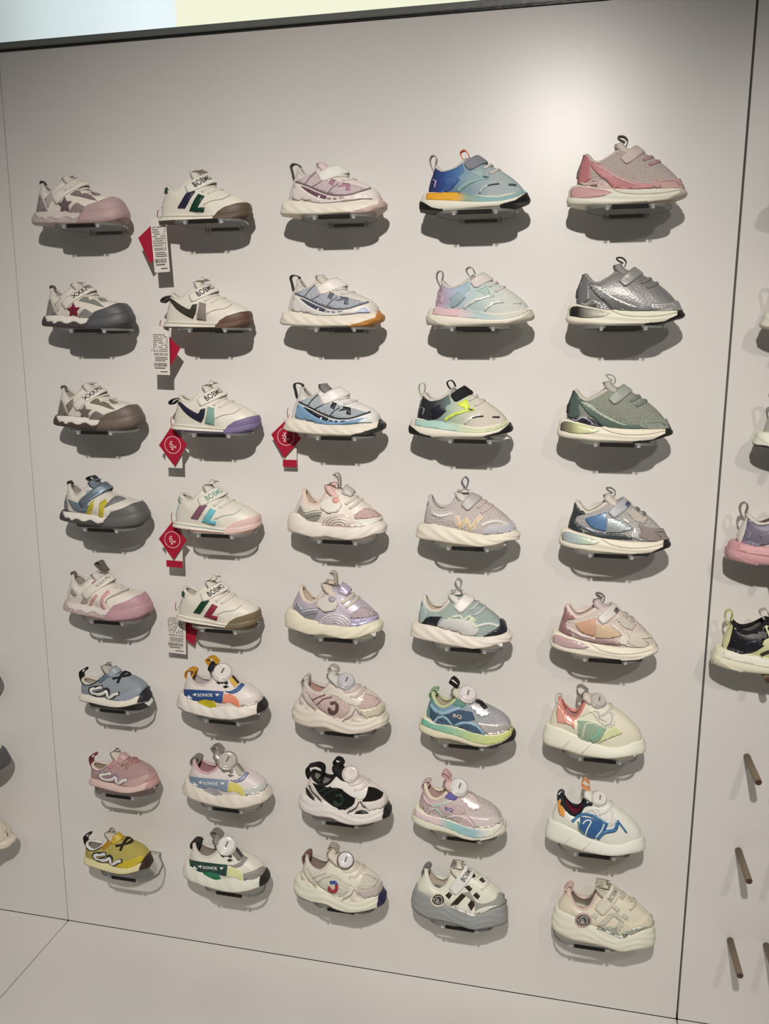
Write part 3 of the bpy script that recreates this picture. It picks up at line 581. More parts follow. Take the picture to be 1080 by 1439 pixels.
def smooth_tab(tab, n=48, it=4, lo=0., hi=1.):
    xs = [lo + (hi - lo) * i / (n - 1) for i in range(n)]
    ys = [interp(tab, x) for x in xs]
    for _ in range(it):
        ys = [ys[0]] + [(ys[i - 1] + 2 * ys[i] + ys[i + 1]) / 4 for i in range(1, n - 1)] + [ys[-1]]
    return list(zip(xs, ys))


def outward(me):
    """turn an open shell's faces away from the shoe's long axis"""
    s = sum((p.normal.dot(Vector((0, p.center.y, 0)))) * p.area for p in me.polygons)
    if s < 0:
        me.flip_normals()
        me.update()


def fix_normals(me):
    bm = bmesh.new()
    bm.from_mesh(me)
    bmesh.ops.recalc_face_normals(bm, faces=bm.faces)
    bm.to_mesh(me)
    bm.free()
    me.shade_smooth()


# ---------------------------------------------------------------- shoe generator (unit length, heel at x=0, viewer side = -y)
AU = [(0, .175), (.25, .178), (.45, .182), (.68, .213), (.85, .205), (1.0, .19)]
NPHI = 112


def plan(phi):
    """plan outline: phi 0 toe, pi heel, lateral first"""
    u = .5 + .5 * math.cos(phi)
    s = math.sin(phi)
    w = interp(AU, u) * abs(s) ** .62
    return u, (-w if s >= 0 else w)


def bez(p0, p1, p2, p3, t):
    a = 1 - t
    return p0 * a ** 3 + p1 * (3 * a * a * t) + p2 * (3 * a * t * t) + p3 * t ** 3


class Shape:
    pass


HEEL_SET = dict(A=.012, B=0, C=0, K=.015, M=.02)     # how far the sole stands out behind the upper


FLUSH = dict(A=1, B=1, C=.5)                              # soles that run flush into the upper at the toe


def build_shape(F, groove, hset=.04, flush=0):
    S = Shape()
    dz = -min(z for u, z in F['sb'])
    S.dz = dz
    zb = smooth_tab([(u, min(max(0, z + dz), .028 if u < .5 else .066)) for u, z in F['sb']], it=1)
    st = [(u, z + dz) for u, z in F['st']]
    zc9 = interp(st, .88) + .022
    zs = smooth_tab([(u, z if u < .88 else min(z, zc9)) for u, z in st], it=3)
    S.zb, S.zs = zb, zs
    col = [(u, z + dz) for u, z in F['col']]
    rid = [(u, z + dz) for u, z in F['rid']]
    uh, uf = col[0][0], max(col[-1][0], rid[0][0])
    zf = col[-1][1]
    ctab = smooth_tab(sorted(col), n=24, it=2, lo=uh, hi=uf)
    S.uh, S.uf, S.zf, S.zh = uh, uf, zf, ctab[0][1]
    OT, K = .2, 9
    # --- sole rings
    phis = [2 * math.pi * i / NPHI for i in range(NPHI)]
    P0s = []
    sole_v, out_v = [], []
    for ph in phis:
        u, w = plan(ph)
        a, b = interp(zb, u), interp(zs, u)
        b = max(b, a + .035)
        nrm = Vector((math.cos(ph), -math.sin(ph), 0))
        nrm.normalize()
        def ring(h):
            if h < .12:
                off = -.022 + .022 * math.sin(h / .12 * math.pi / 2)
            else:
                off = -(.030 - .024 * flush * max(0, math.cos(ph)) ** .5) * ((h - .12) / .88) ** 2
            off += .006 * math.sin(math.pi * h)
            off += groove(u, h) * math.sin(math.pi * min(1, max(0, (h - .15) / .85))) ** .5 if h > .15 else 0
            return Vector((u, w, a + (b - a) * h)) + nrm * off
        for k in range(K + 4):
            sole_v.append(ring(OT * .8 + (1 - OT * .8) * k / (K + 3)))
        # rounded shoulder going in under the upper
        top = ring(1.0)
        sole_v.append(top + nrm * -.02 + Vector((0, 0, .006)))
        sole_v.append(top + nrm * (-.06 - hset) + Vector((0, 0, -.004)))
        for k in range(5):
            out_v.append(ring(OT * k / 4))
        P0s.append((top + nrm * (-.014 + .012 * flush * max(0, math.cos(ph)) ** .5 - hset * max(0, -math.cos(ph)) ** 3) + Vector((0, 0, -.012)), nrm))
    nk = K + 6
    fs = grid_faces(NPHI, nk, True)
    sm = mesh_from('midsole', sole_v, fs)
    fix_normals(sm)
    # outsole with closed bottom
    fo = grid_faces(NPHI, 5, True)
    n0 = len(out_v)
    for i, ph in enumerate(phis):
        u, w = plan(ph)
        out_v.append(Vector((u, w * .5, interp(zb, u))))
    for i in range(NPHI):
        j = (i + 1) % NPHI
        fo.append((i * 5, n0 + i, n0 + j, j * 5))
    half = NPHI // 2
    for i in range(half):
        a, b = i, i + 1
        c, d = (NPHI - i - 1) % NPHI, (NPHI - i) % NPHI
        if len({a, b % NPHI, c, d}) == 4:
            fo.append((n0 + a, n0 + b, n0 + c, n0 + d))
    om = mesh_from('outsole', out_v, fo)
    fix_normals(om)
    outward(sm)
    outward(om)
    S.sole, S.outsole = sm, om
    # --- upper
    def coll(ph):
        mu, hu = (uf + uh) / 2, (uf - uh) / 2
        u = mu + hu * math.cos(ph)
        w = -.108 * math.copysign(abs(math.sin(ph)) ** .8, math.sin(ph))
        return Vector((u, w, interp(ctab, u)))
    S.coll = coll
    # ridge control points
    r0 = P0s[0][0]
    r3 = Vector((uf, 0, zf))
    best = None
    BX = .035 + .015 * flush
    rr = [q for q in rid if q[0] > uf + .06]
    dst = lambda P, q: (P.x - q[0]) ** 2 + (P.z - q[1]) ** 2
    for a1, b1 in [(a, b) for a in (.0, .1, .2, .3) for b in (.04, .07, .1, .13, .16, .2)]:
        for a2 in (.4, .55, .7, .85):
            for b2 in (-.08, -.03, 0, .03, .06, .1, .14):
                    p1 = r0.lerp(r3, a1) + Vector((BX, 0, b1))
                    p2 = r0.lerp(r3, a2) + Vector((0, 0, b2))
                    pts = [bez(r0, p1, p2, r3, t / 10) for t in range(11)]
                    e = sum(min(dst(P, q) for P in pts) * (1.6 if q[0] > .84 else 1) for q in rr)
                    if best is None or e < best[0]:
                        best = (e, a1, b1, a2, b2)
    _, a1f, b1f, a2f, b2f = best
    NR = 22
    uv = []
    for i, ph in enumerate(phis):
        p0, nrm = P0s[i]
        p3 = coll(ph)
        c = max(0, math.cos(ph)) ** 1.5 if math.cos(ph) > 0 else 0
        hb = max(0, -math.cos(ph)) ** 2
        dh = p3.z - p0.z
        sd = math.sin(ph) ** 2
        # side rule
        a1, b1 = .08, .30 * dh
        a2, b2 = .75, -.02
        a1, b1 = a1 + (a1f - a1) * c, b1 + (b1f - b1) * c
        a2, b2 = a2 + (a2f - a2) * c, b2 + (b2f - b2) * c
        # heel: near upright, slight bulge
        a1, b1 = a1 + (.12 - a1) * hb, b1 + (.2 * dh - b1) * hb
        a2, b2 = a2 + (.8 - a2) * hb, b2 + (-.02 - b2) * hb
        p1 = p0.lerp(p3, a1) + Vector((0, 0, b1)) + nrm * max(.022 * sd + .03 * hb, BX * c)
        p2 = p0.lerp(p3, a2) + Vector((0, 0, b2)) + nrm * (.055 * sd * (1 - .2 * c) - .005 * hb)
        for k in range(NR):
            uv.append(bez(p0, p1, p2, p3, k / (NR - 1)))
    um = mesh_from('upper', uv, grid_faces(NPHI, NR, True))
    fix_normals(um)
    outward(um)
    S.upper = um
    S.ridge = lambda t: bez(r0, r0.lerp(r3, a1f) + Vector((BX, 0, b1f)), r0.lerp(r3, a2f) + Vector((0, 0, b2f)), r3, t)
    # --- padded collar tube and lining
    tv = []
    for ph in phis:
        p = coll(ph)
        nrm = Vector((math.cos(ph), -math.sin(ph), 0)).normalized()
        for k in range(9):
            q = 2 * math.pi * k / 8
            tv.append(p + nrm * (-.012 + .021 * math.cos(q)) + Vector((0, 0, .018 * math.sin(q) - .004)))
    S.collar = mesh_from('collar', tv, grid_faces(NPHI, 9, True))
    lv = []
    for ph in phis:
        p = coll(ph)
        nrm = Vector((math.cos(ph), -math.sin(ph), 0)).normalized()
        u, w = plan(ph)
        fl = Vector((.47 + (u - .5) * .82, w * .72, .10 + .02 * u))
        fr = max(0, math.cos(ph))
        for k in range(7):
            t = k / 6
            a = p + nrm * -.02
            b = a.lerp(fl, .5) + nrm * (.02 if fr < .3 else 0)
            lv.append(a * (1 - t) ** 2 + b * 2 * t * (1 - t) + fl * t * t)
        lv.append(Vector((fl.x, 0, fl.z)))
    S.lining = mesh_from('lining', lv, grid_faces(NPHI, 8, True))
    # --- bvh of outer surfaces
    bm = bmesh.new()
    bm.from_mesh(um)
    S.bv_up = BVHTree.FromBMesh(bm)
    bm.from_mesh(sm)
    bm.from_mesh(om)
    S.bv = BVHTree.FromBMesh(bm)
    bm.free()
    S.outer = (um, sm, om)
    return S


def hit(S, u, z, d, wp=-.2, bv=None):
    """point of the shoe's viewer side under a side-view point"""
    bv = bv or S.bv
    p = Vector((u, wp, z))
    d = Vector(d)
    loc, n, _, _ = bv.ray_cast(p - d * 1.0, d)
    if loc is None or (loc - p).length > .34:
        q = p + d * (-wp * .8 / max(.2, d.y))
        loc, n, _, _ = bv.find_nearest(q)
    if n.dot(d) > 0:
        n = -n
    return loc, n


def in_poly(pt, poly):
    x, y = pt
    r = False
    j = len(poly) - 1
    for i in range(len(poly)):
        xi, yi = poly[i]
        xj, yj = poly[j]
        if (yi > y) != (yj > y) and x < (xj - xi) * (y - yi) / (yj - yi) + xi:
            r = not r
        j = i
    return r


def smooth_poly(pts, on=True):
    """one corner-cutting pass that keeps sharp corners sharp"""
    if not on or len(pts) < 5:
        return pts
    out = []
    n = len(pts)
    for i in range(n):
        a, b, c = Vector(pts[i - 1]), Vector(pts[i]), Vector(pts[(i + 1) % n])
        d1, d2 = (b - a), (c - b)
        if d1.length < 1e-5 or d2.length < 1e-5:
            continue
        if d1.normalized().dot(d2.normalized()) > .45:
            out.append(tuple(b - d1 * .22))
            out.append(tuple(b + d2 * .22))
        else:
            out.append(tuple(b))
    return out


def drape(S, polys, d, off, name, bv=None, step=.035, thick=.004):
    """side-view polygons laid on the shoe as thin raised pieces"""
    bm = bmesh.new()
    for poly in polys:
        vs = []
        for q in poly:
            if not vs or (Vector((q[0], q[1], 0)) - vs[-1].co).length > 1e-5:
                vs.append(bm.verts.new((q[0], q[1], 0)))
        if len(vs) > 2:
            try:
                bm.faces.new(vs)
            except ValueError:
                pass
    xs = [v.co.x for v in bm.verts]
    ys = [v.co.y for v in bm.verts]
    if not xs:
        bm.free()
        return None
    for ax, lo, hi in ((0, min(xs), max(xs)), (1, min(ys), max(ys))):
        k = math.floor(lo / step) + 1
        while k * step < hi:
            co = Vector((k * step, 0, 0)) if ax == 0 else Vector((0, k * step, 0))
            no = Vector((1, 0, 0)) if ax == 0 else Vector((0, 1, 0))
            bmesh.ops.bisect_plane(bm, geom=bm.verts[:] + bm.edges[:] + bm.faces[:], plane_co=co, plane_no=no)
            k += 1
    bmesh.ops.remove_doubles(bm, verts=bm.verts[:], dist=1e-4)
    bmesh.ops.triangulate(bm, faces=[f for f in bm.faces if len(f.verts) > 4])
    base = {}
    for v in bm.verts:
        loc, n = hit(S, v.co.x, v.co.y, d, bv=bv)
        base[v] = (loc, n)
    edges = [e for e in bm.edges if len(e.link_faces) == 1]
    faces0 = bm.faces[:]
    ret = bmesh.ops.extrude_edge_only(bm, edges=edges)
    low = {}
    newv = [g for g in ret['geom'] if isinstance(g, bmesh.types.BMVert)]
    for nv in newv:
        for e in nv.link_edges:
            o = e.other_vert(nv)
            if o in base:
                low[nv] = base[o]
                break
    for v, (loc, n) in base.items():
        v.co = loc + n * off
    for v in newv:
        if v in low:
            loc, n = low[v]
            v.co = loc - n * .004
    bmesh.ops.recalc_face_normals(bm, faces=bm.faces[:])
    # outward: average normal should face the viewer
    s = sum((f.normal.dot(Vector(d)) * f.calc_area() for f in faces0 if f.is_valid), 0.0)
    if s > 0:
        bmesh.ops.reverse_faces(bm, faces=bm.faces[:])
    me = bpy.data.meshes.new(name)
    bm.to_mesh(me)
    bm.free()
    me.shade_flat() if False else me.shade_smooth()
    return me


def stroke_polys(path, w):
    P = [Vector(p) for p in path]
    if len(P) > 3:      # Catmull-Rom smoothing
        Q = []
        for i in range(len(P) - 1):
            p0, p1, p2, p3 = P[max(0, i - 1)], P[i], P[i + 1], P[min(len(P) - 1, i + 2)]
            for k in range(3):
                t = k / 3
                Q.append(.5 * ((2 * p1) + (p2 - p0) * t + (2 * p0 - 5 * p1 + 4 * p2 - p3) * t * t + (3 * p1 - p0 - 3 * p2 + p3) * t ** 3))
        Q.append(P[-1])
        P = Q
    L, R = [], []
    for i, p in enumerate(P):
        t = (P[min(i + 1, len(P) - 1)] - P[max(i - 1, 0)])
        if t.length < 1e-6:
            t = Vector((1, 0))
        t.normalize()
        n = Vector((-t.y, t.x)) * w / 2
        L.append(p + n)
        R.append(p - n)
    return [[tuple(L[i]), tuple(L[i + 1]), tuple(R[i + 1]), tuple(R[i])] for i in range(len(P) - 1)]


def wrap(S, poly, off, name):
    """part of the outer surface inside a side-view polygon, on both sides of the shoe, lifted off it"""
    if not hasattr(S, 'lifted'):
        bm = bmesh.new()
        for me in S.outer:
            bm.from_mesh(me)
        bm.normal_update()
        bm.verts.index_update()
        S.lifted = ([v.co.copy() for v in bm.verts], [v.normal.copy() for v in bm.verts], [[v.index for v in f.verts] for f in bm.faces])
        bm.free()
    co, no, fa = S.lifted
    P = [Vector((p[0], p[1], 0)) for p in poly]
    x0, x1 = min(p.x for p in P) - .03, max(p.x for p in P) + .03
    z0, z1 = min(p.y for p in P) - .03, max(p.y for p in P) + .03
    src = bmesh.new()
    vm = {}
    for f in fa:
        c = co[f[0]]
        if x0 < c.x < x1 and z0 < c.z < z1:
            vs = []
            for k in f:
                if k not in vm:
                    vm[k] = src.verts.new(co[k] + no[k] * off)
                vs.append(vm[k])
            src.faces.new(vs)
    tmp = bpy.data.meshes.new('tmp')
    src.to_mesh(tmp)
    src.free()
    V, F = [], []
    for tri in tessellate_polygon([P]):
        T = [P[k] for k in tri]
        c = (T[0] + T[1] + T[2]) / 3
        bm = bmesh.new()
        bm.from_mesh(tmp)
        for i in range(3):
            a, b = T[i], T[(i + 1) % 3]
            n = Vector((b.y - a.y, 0, -(b.x - a.x)))
            if n.length < 1e-7:
                continue
            n.normalize()
            if n.dot(Vector((c.x - a.x, 0, c.y - a.y))) > 0:
                n = -n
            bmesh.ops.bisect_plane(bm, geom=bm.verts[:] + bm.edges[:] + bm.faces[:], plane_co=(a.x, 0, a.y), plane_no=n, clear_outer=True)
        base = len(V)
        bm.verts.index_update()
        V += [v.co.copy() for v in bm.verts]
        F += [[base + v.index for v in f.verts] for f in bm.faces]
        bm.free()
    bpy.data.meshes.remove(tmp)
    if not F:
        return None
    me = mesh_from(name, V, F)
    bm = bmesh.new()
    bm.from_mesh(me)
    bmesh.ops.remove_doubles(bm, verts=bm.verts[:], dist=2e-4)
    bm.normal_update()
    nr = {v: v.normal.copy() for v in bm.verts}
    ret = bmesh.ops.extrude_edge_only(bm, edges=[e for e in bm.edges if len(e.link_faces) == 1])
    old = list(nr)
    for nv in [g for g in ret['geom'] if isinstance(g, bmesh.types.BMVert)]:
        for e in nv.link_edges:
            o = e.other_vert(nv)
            if o in nr:
                nv.co -= nr[o] * (off + .004)
                break
    bm.to_mesh(me)
    bm.free()
    me.shade_smooth()
    return me


class Band:
    """strap: from the viewer side over the instep to the far side"""
    def __init__(self, S, a, b, width, thick, end=1.7, round_end=True, bv=None):
        self.S, self.a, self.b, self.w, self.th, self.end, self.rnd = S, a, b, width, thick, end, round_end
        loc, n, _, _ = S.bv_up.ray_cast(Vector((a[0], -1, a[1])), Vector((0, 1, 0)))
        self.wa = loc.y if loc and loc.y < 0 else -.13
        ax = Vector((b[0] - a[0], b[1] - a[1]))
        ax.normalize()
        self.nl = Vector((ax.y, 0, -ax.x))
        # slope of the instep at b
        self.nt = Vector((.82, 0, -.57))

    def pt(self, s, q, lift=0):
        S = self.S
        th = s * math.pi / 2
        m = math.sin(th)
        a, b = self.a, self.b
        P = Vector((a[0] + (b[0] - a[0]) * m, self.wa * math.cos(th), a[1] + (b[1] - a[1]) * m))
        nd = self.nl.lerp(self.nt, m).normalized()
        wd = self.w
        if self.rnd and s < .1:
            wd *= .72 + .28 * math.sqrt(max(0, s / .1))
        P = P + nd * (q * wd)
        out = Vector((0, -math.cos(th), max(.15, m) * .9)).normalized()
        loc, n, _, dist = S.bv_up.find_nearest(P, .06)
        need = self.th + lift
        if loc is not None:
            if n.dot(out) < 0:
                n = -n
            h = (P - loc).dot(n)
            if h < need:
                P = P + n * (need - h)
            elif s < .35 and h < .05:      # settle the strap end on the shoe
                P = P + n * (need - h) * (1 - s / .35)
        if lift:
            P = P + out * lift * .5
        return P, out

    def mesh(self, name, ns=26, nq=7):
        V = []
        for i in range(ns):
            s = self.end * i / (ns - 1)
            for j in range(nq):
                q = j / (nq - 1) - .5
                P, o = self.pt(s, q)
                e = 1 - (abs(q) * 2) ** 6
                V.append(P + o * (.004 * e))
        n = len(V)
        for i in range(ns):
            s = self.end * i / (ns - 1)
            for j in range(nq):
                P, o = self.pt(s, j / (nq - 1) - .5)
                V.append(P - o * self.th)
        F = grid_faces(ns, nq) + [tuple(reversed(f)) for f in grid_faces(ns, nq, off=n)]
        for i in range(ns - 1):
            for j in (0, nq - 1):
                a, b = i * nq + j, (i + 1) * nq + j
                F.append((a, b, b + n, a + n))
        for j in range(nq - 1):
            for i in (0, ns - 1):
                a = i * nq + j
                F.append((a, a + 1, a + 1 + n, a + n))
        me = mesh_from(name, V, F)
        fix_normals(me)
        return me


_txt = {}


def text_tris(s):
    """flat glyph mesh of a string, 0..1 wide, height in the same unit"""
    if s in _txt:
        return _txt[s]
    cu = bpy.data.curves.new('t', 'FONT')
    cu.body = s
    cu.size = 1
    cu.offset = .018
    cu.resolution_u = 2
    o = bpy.data.objects.new('t', cu)
    C.objects.link(o)
    dg = bpy.context.evaluated_depsgraph_get()
    me = o.evaluated_get(dg).to_mesh()
    me.calc_loop_triangles()
    V = [v.co.copy() for v in me.vertices]
    T = [tuple(t.vertices) for t in me.loop_triangles]
    o.evaluated_get(dg).to_mesh_clear()
    bpy.data.objects.remove(o)
    bpy.data.curves.remove(cu)
    x0, x1 = min(v.x for v in V), max(v.x for v in V)
    y0, y1 = min(v.y for v in V), max(v.y for v in V)
    V = [((v.x - x0) / (x1 - x0), (v.y - y0) / (y1 - y0)) for v in V]
    _txt[s] = (V, T)
    return _txt[s]


def ribbon(path, wy, th, name, y0=0.0, wide=None):
    """a strip of webbing following a path in the side plane"""
    P = [Vector((p[0], 0, p[1])) for p in path]
    Q = []
    for i in range(len(P) - 1):
        p0, p1, p2, p3 = P[max(0, i - 1)], P[i], P[i + 1], P[min(len(P) - 1, i + 2)]
        for k in range(4):
            t = k / 4
            Q.append(.5 * ((2 * p1) + (p2 - p0) * t + (2 * p0 - 5 * p1 + 4 * p2 - p3) * t * t + (3 * p1 - p0 - 3 * p2 + p3) * t ** 3))
    Q.append(P[-1])
    V = []
    for i, p in enumerate(Q):
        t = (Q[min(i + 1, len(Q) - 1)] - Q[max(i - 1, 0)]).normalized()
        n = Vector((-t.z, 0, t.x)) * th / 2
        for y, sgn in ((-1, 1), (1, 1), (1, -1), (-1, -1)):
            V.append(p + n * sgn + Vector((0, y0 + y * wy / 2, 0)))
    m = len(Q)
    F = []
    for i in range(m - 1):
        for j in range(4):
            a, b = i * 4 + j, i * 4 + (j + 1) % 4
            F.append((a, b, b + 4, a + 4))
    F += [(0, 1, 2, 3), ((m - 1) * 4, (m - 1) * 4 + 3, (m - 1) * 4 + 2, (m - 1) * 4 + 1)]
    me = mesh_from(name, V, F, smooth=False)
    fix_normals(me)
    me.shade_flat()
    return me


def tongue_me(S, tip):
    a = S.ridge(.80) + Vector((0, 0, -.03))
    b = Vector((S.uf, 0, S.zf + .012))
    c = Vector((tip[0], 0, tip[1] + S.dz))
    V = []
    ns, nq = 12, 9
    for i in range(ns):
        t = i / (ns - 1)
        p = a * (1 - t) ** 2 + b * 2 * t * (1 - t) + c * t * t
        tg = ((b - a) * (1 - t) + (c - b) * t).normalized()
        n = Vector((-tg.z, 0, tg.x))
        if n.z < 0:
            n = -n
        wd = .092 * (1 - .15 * t) * (1 if t < .8 else math.sqrt(max(.05, 1 - ((t - .8) / .2) ** 2 * .85)))
        for j in range(nq):
            q = j / (nq - 1) * 2 - 1
            V.append(p + n * (-.03 * q * q + .006) + Vector((0, q * wd, 0)))
    n0 = len(V)
    for i in range(ns):
        t = i / (ns - 1)
        tg = ((b - a) * (1 - t) + (c - b) * t).normalized()
        n = Vector((-tg.z, 0, tg.x))
        if n.z < 0:
            n = -n
        for j in range(nq):
            V.append(V[i * nq + j] - n * .045)
    F = grid_faces(ns, nq) + grid_faces(ns, nq, off=n0)
    for i in range(ns - 1):
        for j in (0, nq - 1):
            a_ = i * nq + j
            F.append((a_, a_ + nq, a_ + nq + n0, a_ + n0))
    for j in range(nq - 1):
        for i in (0, ns - 1):
            a_ = i * nq + j
            F.append((a_, a_ + 1, a_ + 1 + n0, a_ + n0))
    me = mesh_from('tongue', V, F)
    fix_normals(me)
    return me


def lathe(profile, n, center, axis, name):
    ax = Vector(axis).normalized()
    e1 = ax.orthogonal().normalized()
    e2 = ax.cross(e1)
    V = []
    for i in range(n):
        t = 2 * math.pi * i / n
        for r, h in profile:
            V.append(Vector(center) + (e1 * math.cos(t) + e2 * math.sin(t)) * r + ax * h)
    me = mesh_from(name, V, grid_faces(n, len(profile), True))
    fix_normals(me)
    return me


def build_family(key):
    """list of (part name, mesh, colour key, index of parent part or None)"""
    F = FAM[key]
    g = GROOVE.get(key[0], lambda u, h: 0)
    S = build_shape(F, g, HEEL_SET.get(key[0], .04), FLUSH.get(key[0], 0))
    parts = [('upper', S.upper, 'base', None), ('midsole', S.sole, 'mid', None), ('outsole', S.outsole, 'out', None),
             ('collar', S.collar, 'col', None), ('lining', S.lining, 'lin', None)]
    parts.append(('tongue', tongue_me(S, F['tongue']), 'ton', None))
    ti = len(parts) - 1
    dz = S.dz
    sh = lambda pts: [(u, z + dz) for u, z in pts]
    band = None
    band_i = None
    if F.get('strap'):
        a, b, w = F['strap']
        band = Band(S, (a[0], a[1] + dz), (b[0], b[1] + dz), w, .016, end=1.7)
        parts.append(('strap', band.mesh('strap'), 'strap', None))
        band_i = len(parts) - 1
        if F.get('strapt'):
            s, s0, s1, hh = F['strapt']
            tv, tt = text_tris(s)
            V = []
            for x, y in tv:
                P, o = band.pt(s0 + (s1 - s0) * x, .04 - (y - .5) * hh)
                V.append(P + o * .0085)
            me = mesh_from('strap_lettering', V, tt, smooth=False)
            parts.append(('strap_lettering', me, 'txt', band_i))
    layer = 0
    for nm, ck, kd, da, w, dd in F['pan']:
        d = F['d2'] if dd else F['d']
        layer += 1
        off = .0055 + .0011 * layer
        me = None
        par = None
        if kd == 'p':
            me = drape(S, [smooth_poly(sh(da))], d, off, nm, step=.022)
        elif kd == 's':
            me = drape(S, stroke_polys(sh(da), w), d, off, nm)
        elif kd == 'w':
            me = wrap(S, sh(da), w + .001, nm)
        elif kd in ('q', 'q2'):
            me = drape(S, [sh(da)], d, .030 if kd == 'q' else .038, nm, bv=S.bv_up)
            par = band_i
        elif kd in ('r', 'R'):
            pth = sh(da)
            if kd == 'r':       # sew both ends onto the heel
                for at in (0, -1):
                    q = Vector((pth[at][0], 0, pth[at][1]))
                    loc = S.bv_up.find_nearest(q)[0]
                    if (loc - q).length > .008:
                        e = (loc.x + .004, loc.z - .004)
                        pth = [e] + pth if at == 0 else pth + [e]
            me = ribbon(pth, w * .8, .011 if kd == 'r' else .009, nm)
            if kd == 'R':
                par = ti
        elif kd in ('b', 'B'):
            a, b, wd = da
            a, b = (a[0], a[1] + dz), (b[0], b[1] + dz)
            if kd == 'B' and band:
                n = len(parts)
                bb = Band(S, a, b, wd, .026, end=.55, round_end=False)
                me = drape(S, stroke_polys([a, b], wd), d, .031, nm, bv=S.bv_up)
                par = band_i
            else:
                bb = Band(S, a, b, wd, .010, end=2.0, round_end=False)
                me = bb.mesh(nm, 14, 3)
        elif kd == 't':
            p0, p1, hh, s = da
            tv, tt = text_tris(s)
            p0, p1 = Vector((p0[0], p0[1] + dz)), Vector((p1[0], p1[1] + dz))
            ax = p1 - p0
            up = Vector((-ax.y, ax.x)).normalized() * hh
            V = []
            for x, y in tv:
                q = p0 + ax * x + up * y
                loc, n = hit(S, q.x, q.y, d)
                V.append(loc + n * (off + .002))
            me = mesh_from(nm, V, tt, smooth=False)
        if me is not None and len(me.vertices):
            parts.append((nm, me, ck, par))
    if F.get('dial'):
        u, z, r = F['dial']
        z += dz
        loc, n, _, _ = S.bv_up.find_nearest(Vector((u, -.05, z)))
        ax = Vector((.34, -.52, .78)).normalized()
        c = Vector((u, -.05, z)) - ax * .02
        base = lathe([(0, -.05), (r * 1.0, -.05), (r * 1.14, -.02), (r * 1.12, .004), (r * .98, .008), (0, .008)], 28, c, ax, 'dial')
        parts.append(('dial', base, 'dbase', None))
        di = len(parts) - 1
        prof = [(r * .95, .004), (r * .97, .018), (r * .9, .030), (r * .72, .034), (r * .66, .028), (r * .58, .030), (0, .034)]
        kn = lathe(prof, 28, c, ax, 'dial_knob')
        parts.append(('dial_knob', kn, 'dial', di))
        e1 = Vector((.8, .1, -.3)).cross(ax).normalized()
        e2 = ax.cross(e1)
        V = []
        for x, y in ((-.34, -.09), (.34, -.09), (.34, .09), (-.34, .09)):
            V.append(c + (e1 * x + e2 * y) * r + ax * .036)
        for x, y in ((-.34, -.09), (.34, -.09), (.34, .09), (-.34, .09)):
            V.append(c + (e1 * x + e2 * y) * r + ax * .030)
        parts.append(('dial_mark', mesh_from('dial_mark', V, [(0, 1, 2, 3), (0, 4, 5, 1), (1, 5, 6, 2), (2, 6, 7, 3), (3, 7, 4, 0)], smooth=False), 'dmark', di))
    # rest the lowest point of the sole on z = 0
    return parts


def diag(k, m, amp):
    return lambda u, h: amp * math.tanh(2.0 * math.sin(2 * math.pi * (k * u + m * h)))


GROOVE = {
    'A': lambda u, h: 0,
    'B': lambda u, h: -.004 * (1 if .42 < h < .55 else 0),
    'C': lambda u, h: 0,
    'D': diag(7, .9, .0035),
    'E': diag(7.5, 1.3, .0045),
    'F': diag(6, -1.2, .005),
    'G': lambda u, h: .005 * math.sin(2 * math.pi * (2.4 * h + .35 * math.sin(2 * math.pi * 1.6 * u))),
    'H': lambda u, h: .004 * math.sin(2 * math.pi * 1.2 * h),
    'I': diag(5.5, 1.5, .005),
    'J': lambda u, h: .004 * math.sin(2 * math.pi * 1.2 * h),
    'K': lambda u, h: .0045 * math.sin(2 * math.pi * (3.2 * h + .5 * math.sin(2 * math.pi * 2.2 * u))),
    'L': lambda u, h: .006 * math.sin(2 * math.pi * (1.4 * h + .9 * u)),
    'M': lambda u, h: .002 * math.sin(2 * math.pi * h),
}
FAMILIES = {}


def place_shoe(key, cols, loc, L, yaw_deg, label, group, gain=GAIN):
    if key not in FAMILIES:
        FAMILIES[key] = build_family(key)
    root = empty('sneaker', loc, math.radians(yaw_deg), L)
    tag(root, label, 'shoe', group)
    obs = []
    for nm, me, ck, par in FAMILIES[key]:
        spec = cols.get(ck, DEF.get(ck, '#d9d3ca'))
        if spec is None:
            obs.append(None)
            continue
        p = root if par is None or obs[par] is None else obs[par]
        obs.append(obj(nm, me, mat(spec, gain), p))
    return root


DEF = dict(col='#cdc6be:f', lin='#b3aaa2:f', ton='#cfc8c0:f', lace='#d6d0c8:f', txt='#2a2623:p', dbase='#c9c5bf:s', dial='#e0dcd6:s',
           dmark='#6d6862:p', line='#a9a299:l', wt='#e6e2dc:l', mid='#ddd6ca:r', out='#cfc8bc:r', tip='#1d1b1a:r')

# ---------------------------------------------------------------- the setting
W, H = 1.2, 1.655
BOT = -0.0


def wall_mat():
    m = bpy.data.materials.new('white_laminate')
    m.use_nodes = True
    nt = m.node_tree
    b = nt.nodes['Principled BSDF']
    tc = nt.nodes.new('ShaderNodeTexCoord')
    n = nt.nodes.new('ShaderNodeTexNoise')
    n.inputs['Scale'].default_value = 2.2
    n.inputs['Detail'].default_value = 3
    nt.links.new(tc.outputs['Object'], n.inputs['Vector'])
    r = nt.nodes.new('ShaderNodeValToRGB')
    r.color_ramp.elements[0].position, r.color_ramp.elements[1].position = .35, .65
    r.color_ramp.elements[0].color = (.735, .715, .685, 1)
    r.color_ramp.elements[1].color = (.765, .740, .710, 1)
    nt.links.new(n.outputs[0], r.inputs[0])
    nt.links.new(r.outputs[0], b.inputs['Base Color'])
    b.inputs['Roughness'].default_value = .32
    b.inputs['Specular IOR Level'].default_value = .55
    return m


WALL = wall_mat()
GAPM = mat('#24211e:p')


def struct(o):
    o['kind'] = 'structure'
    return o


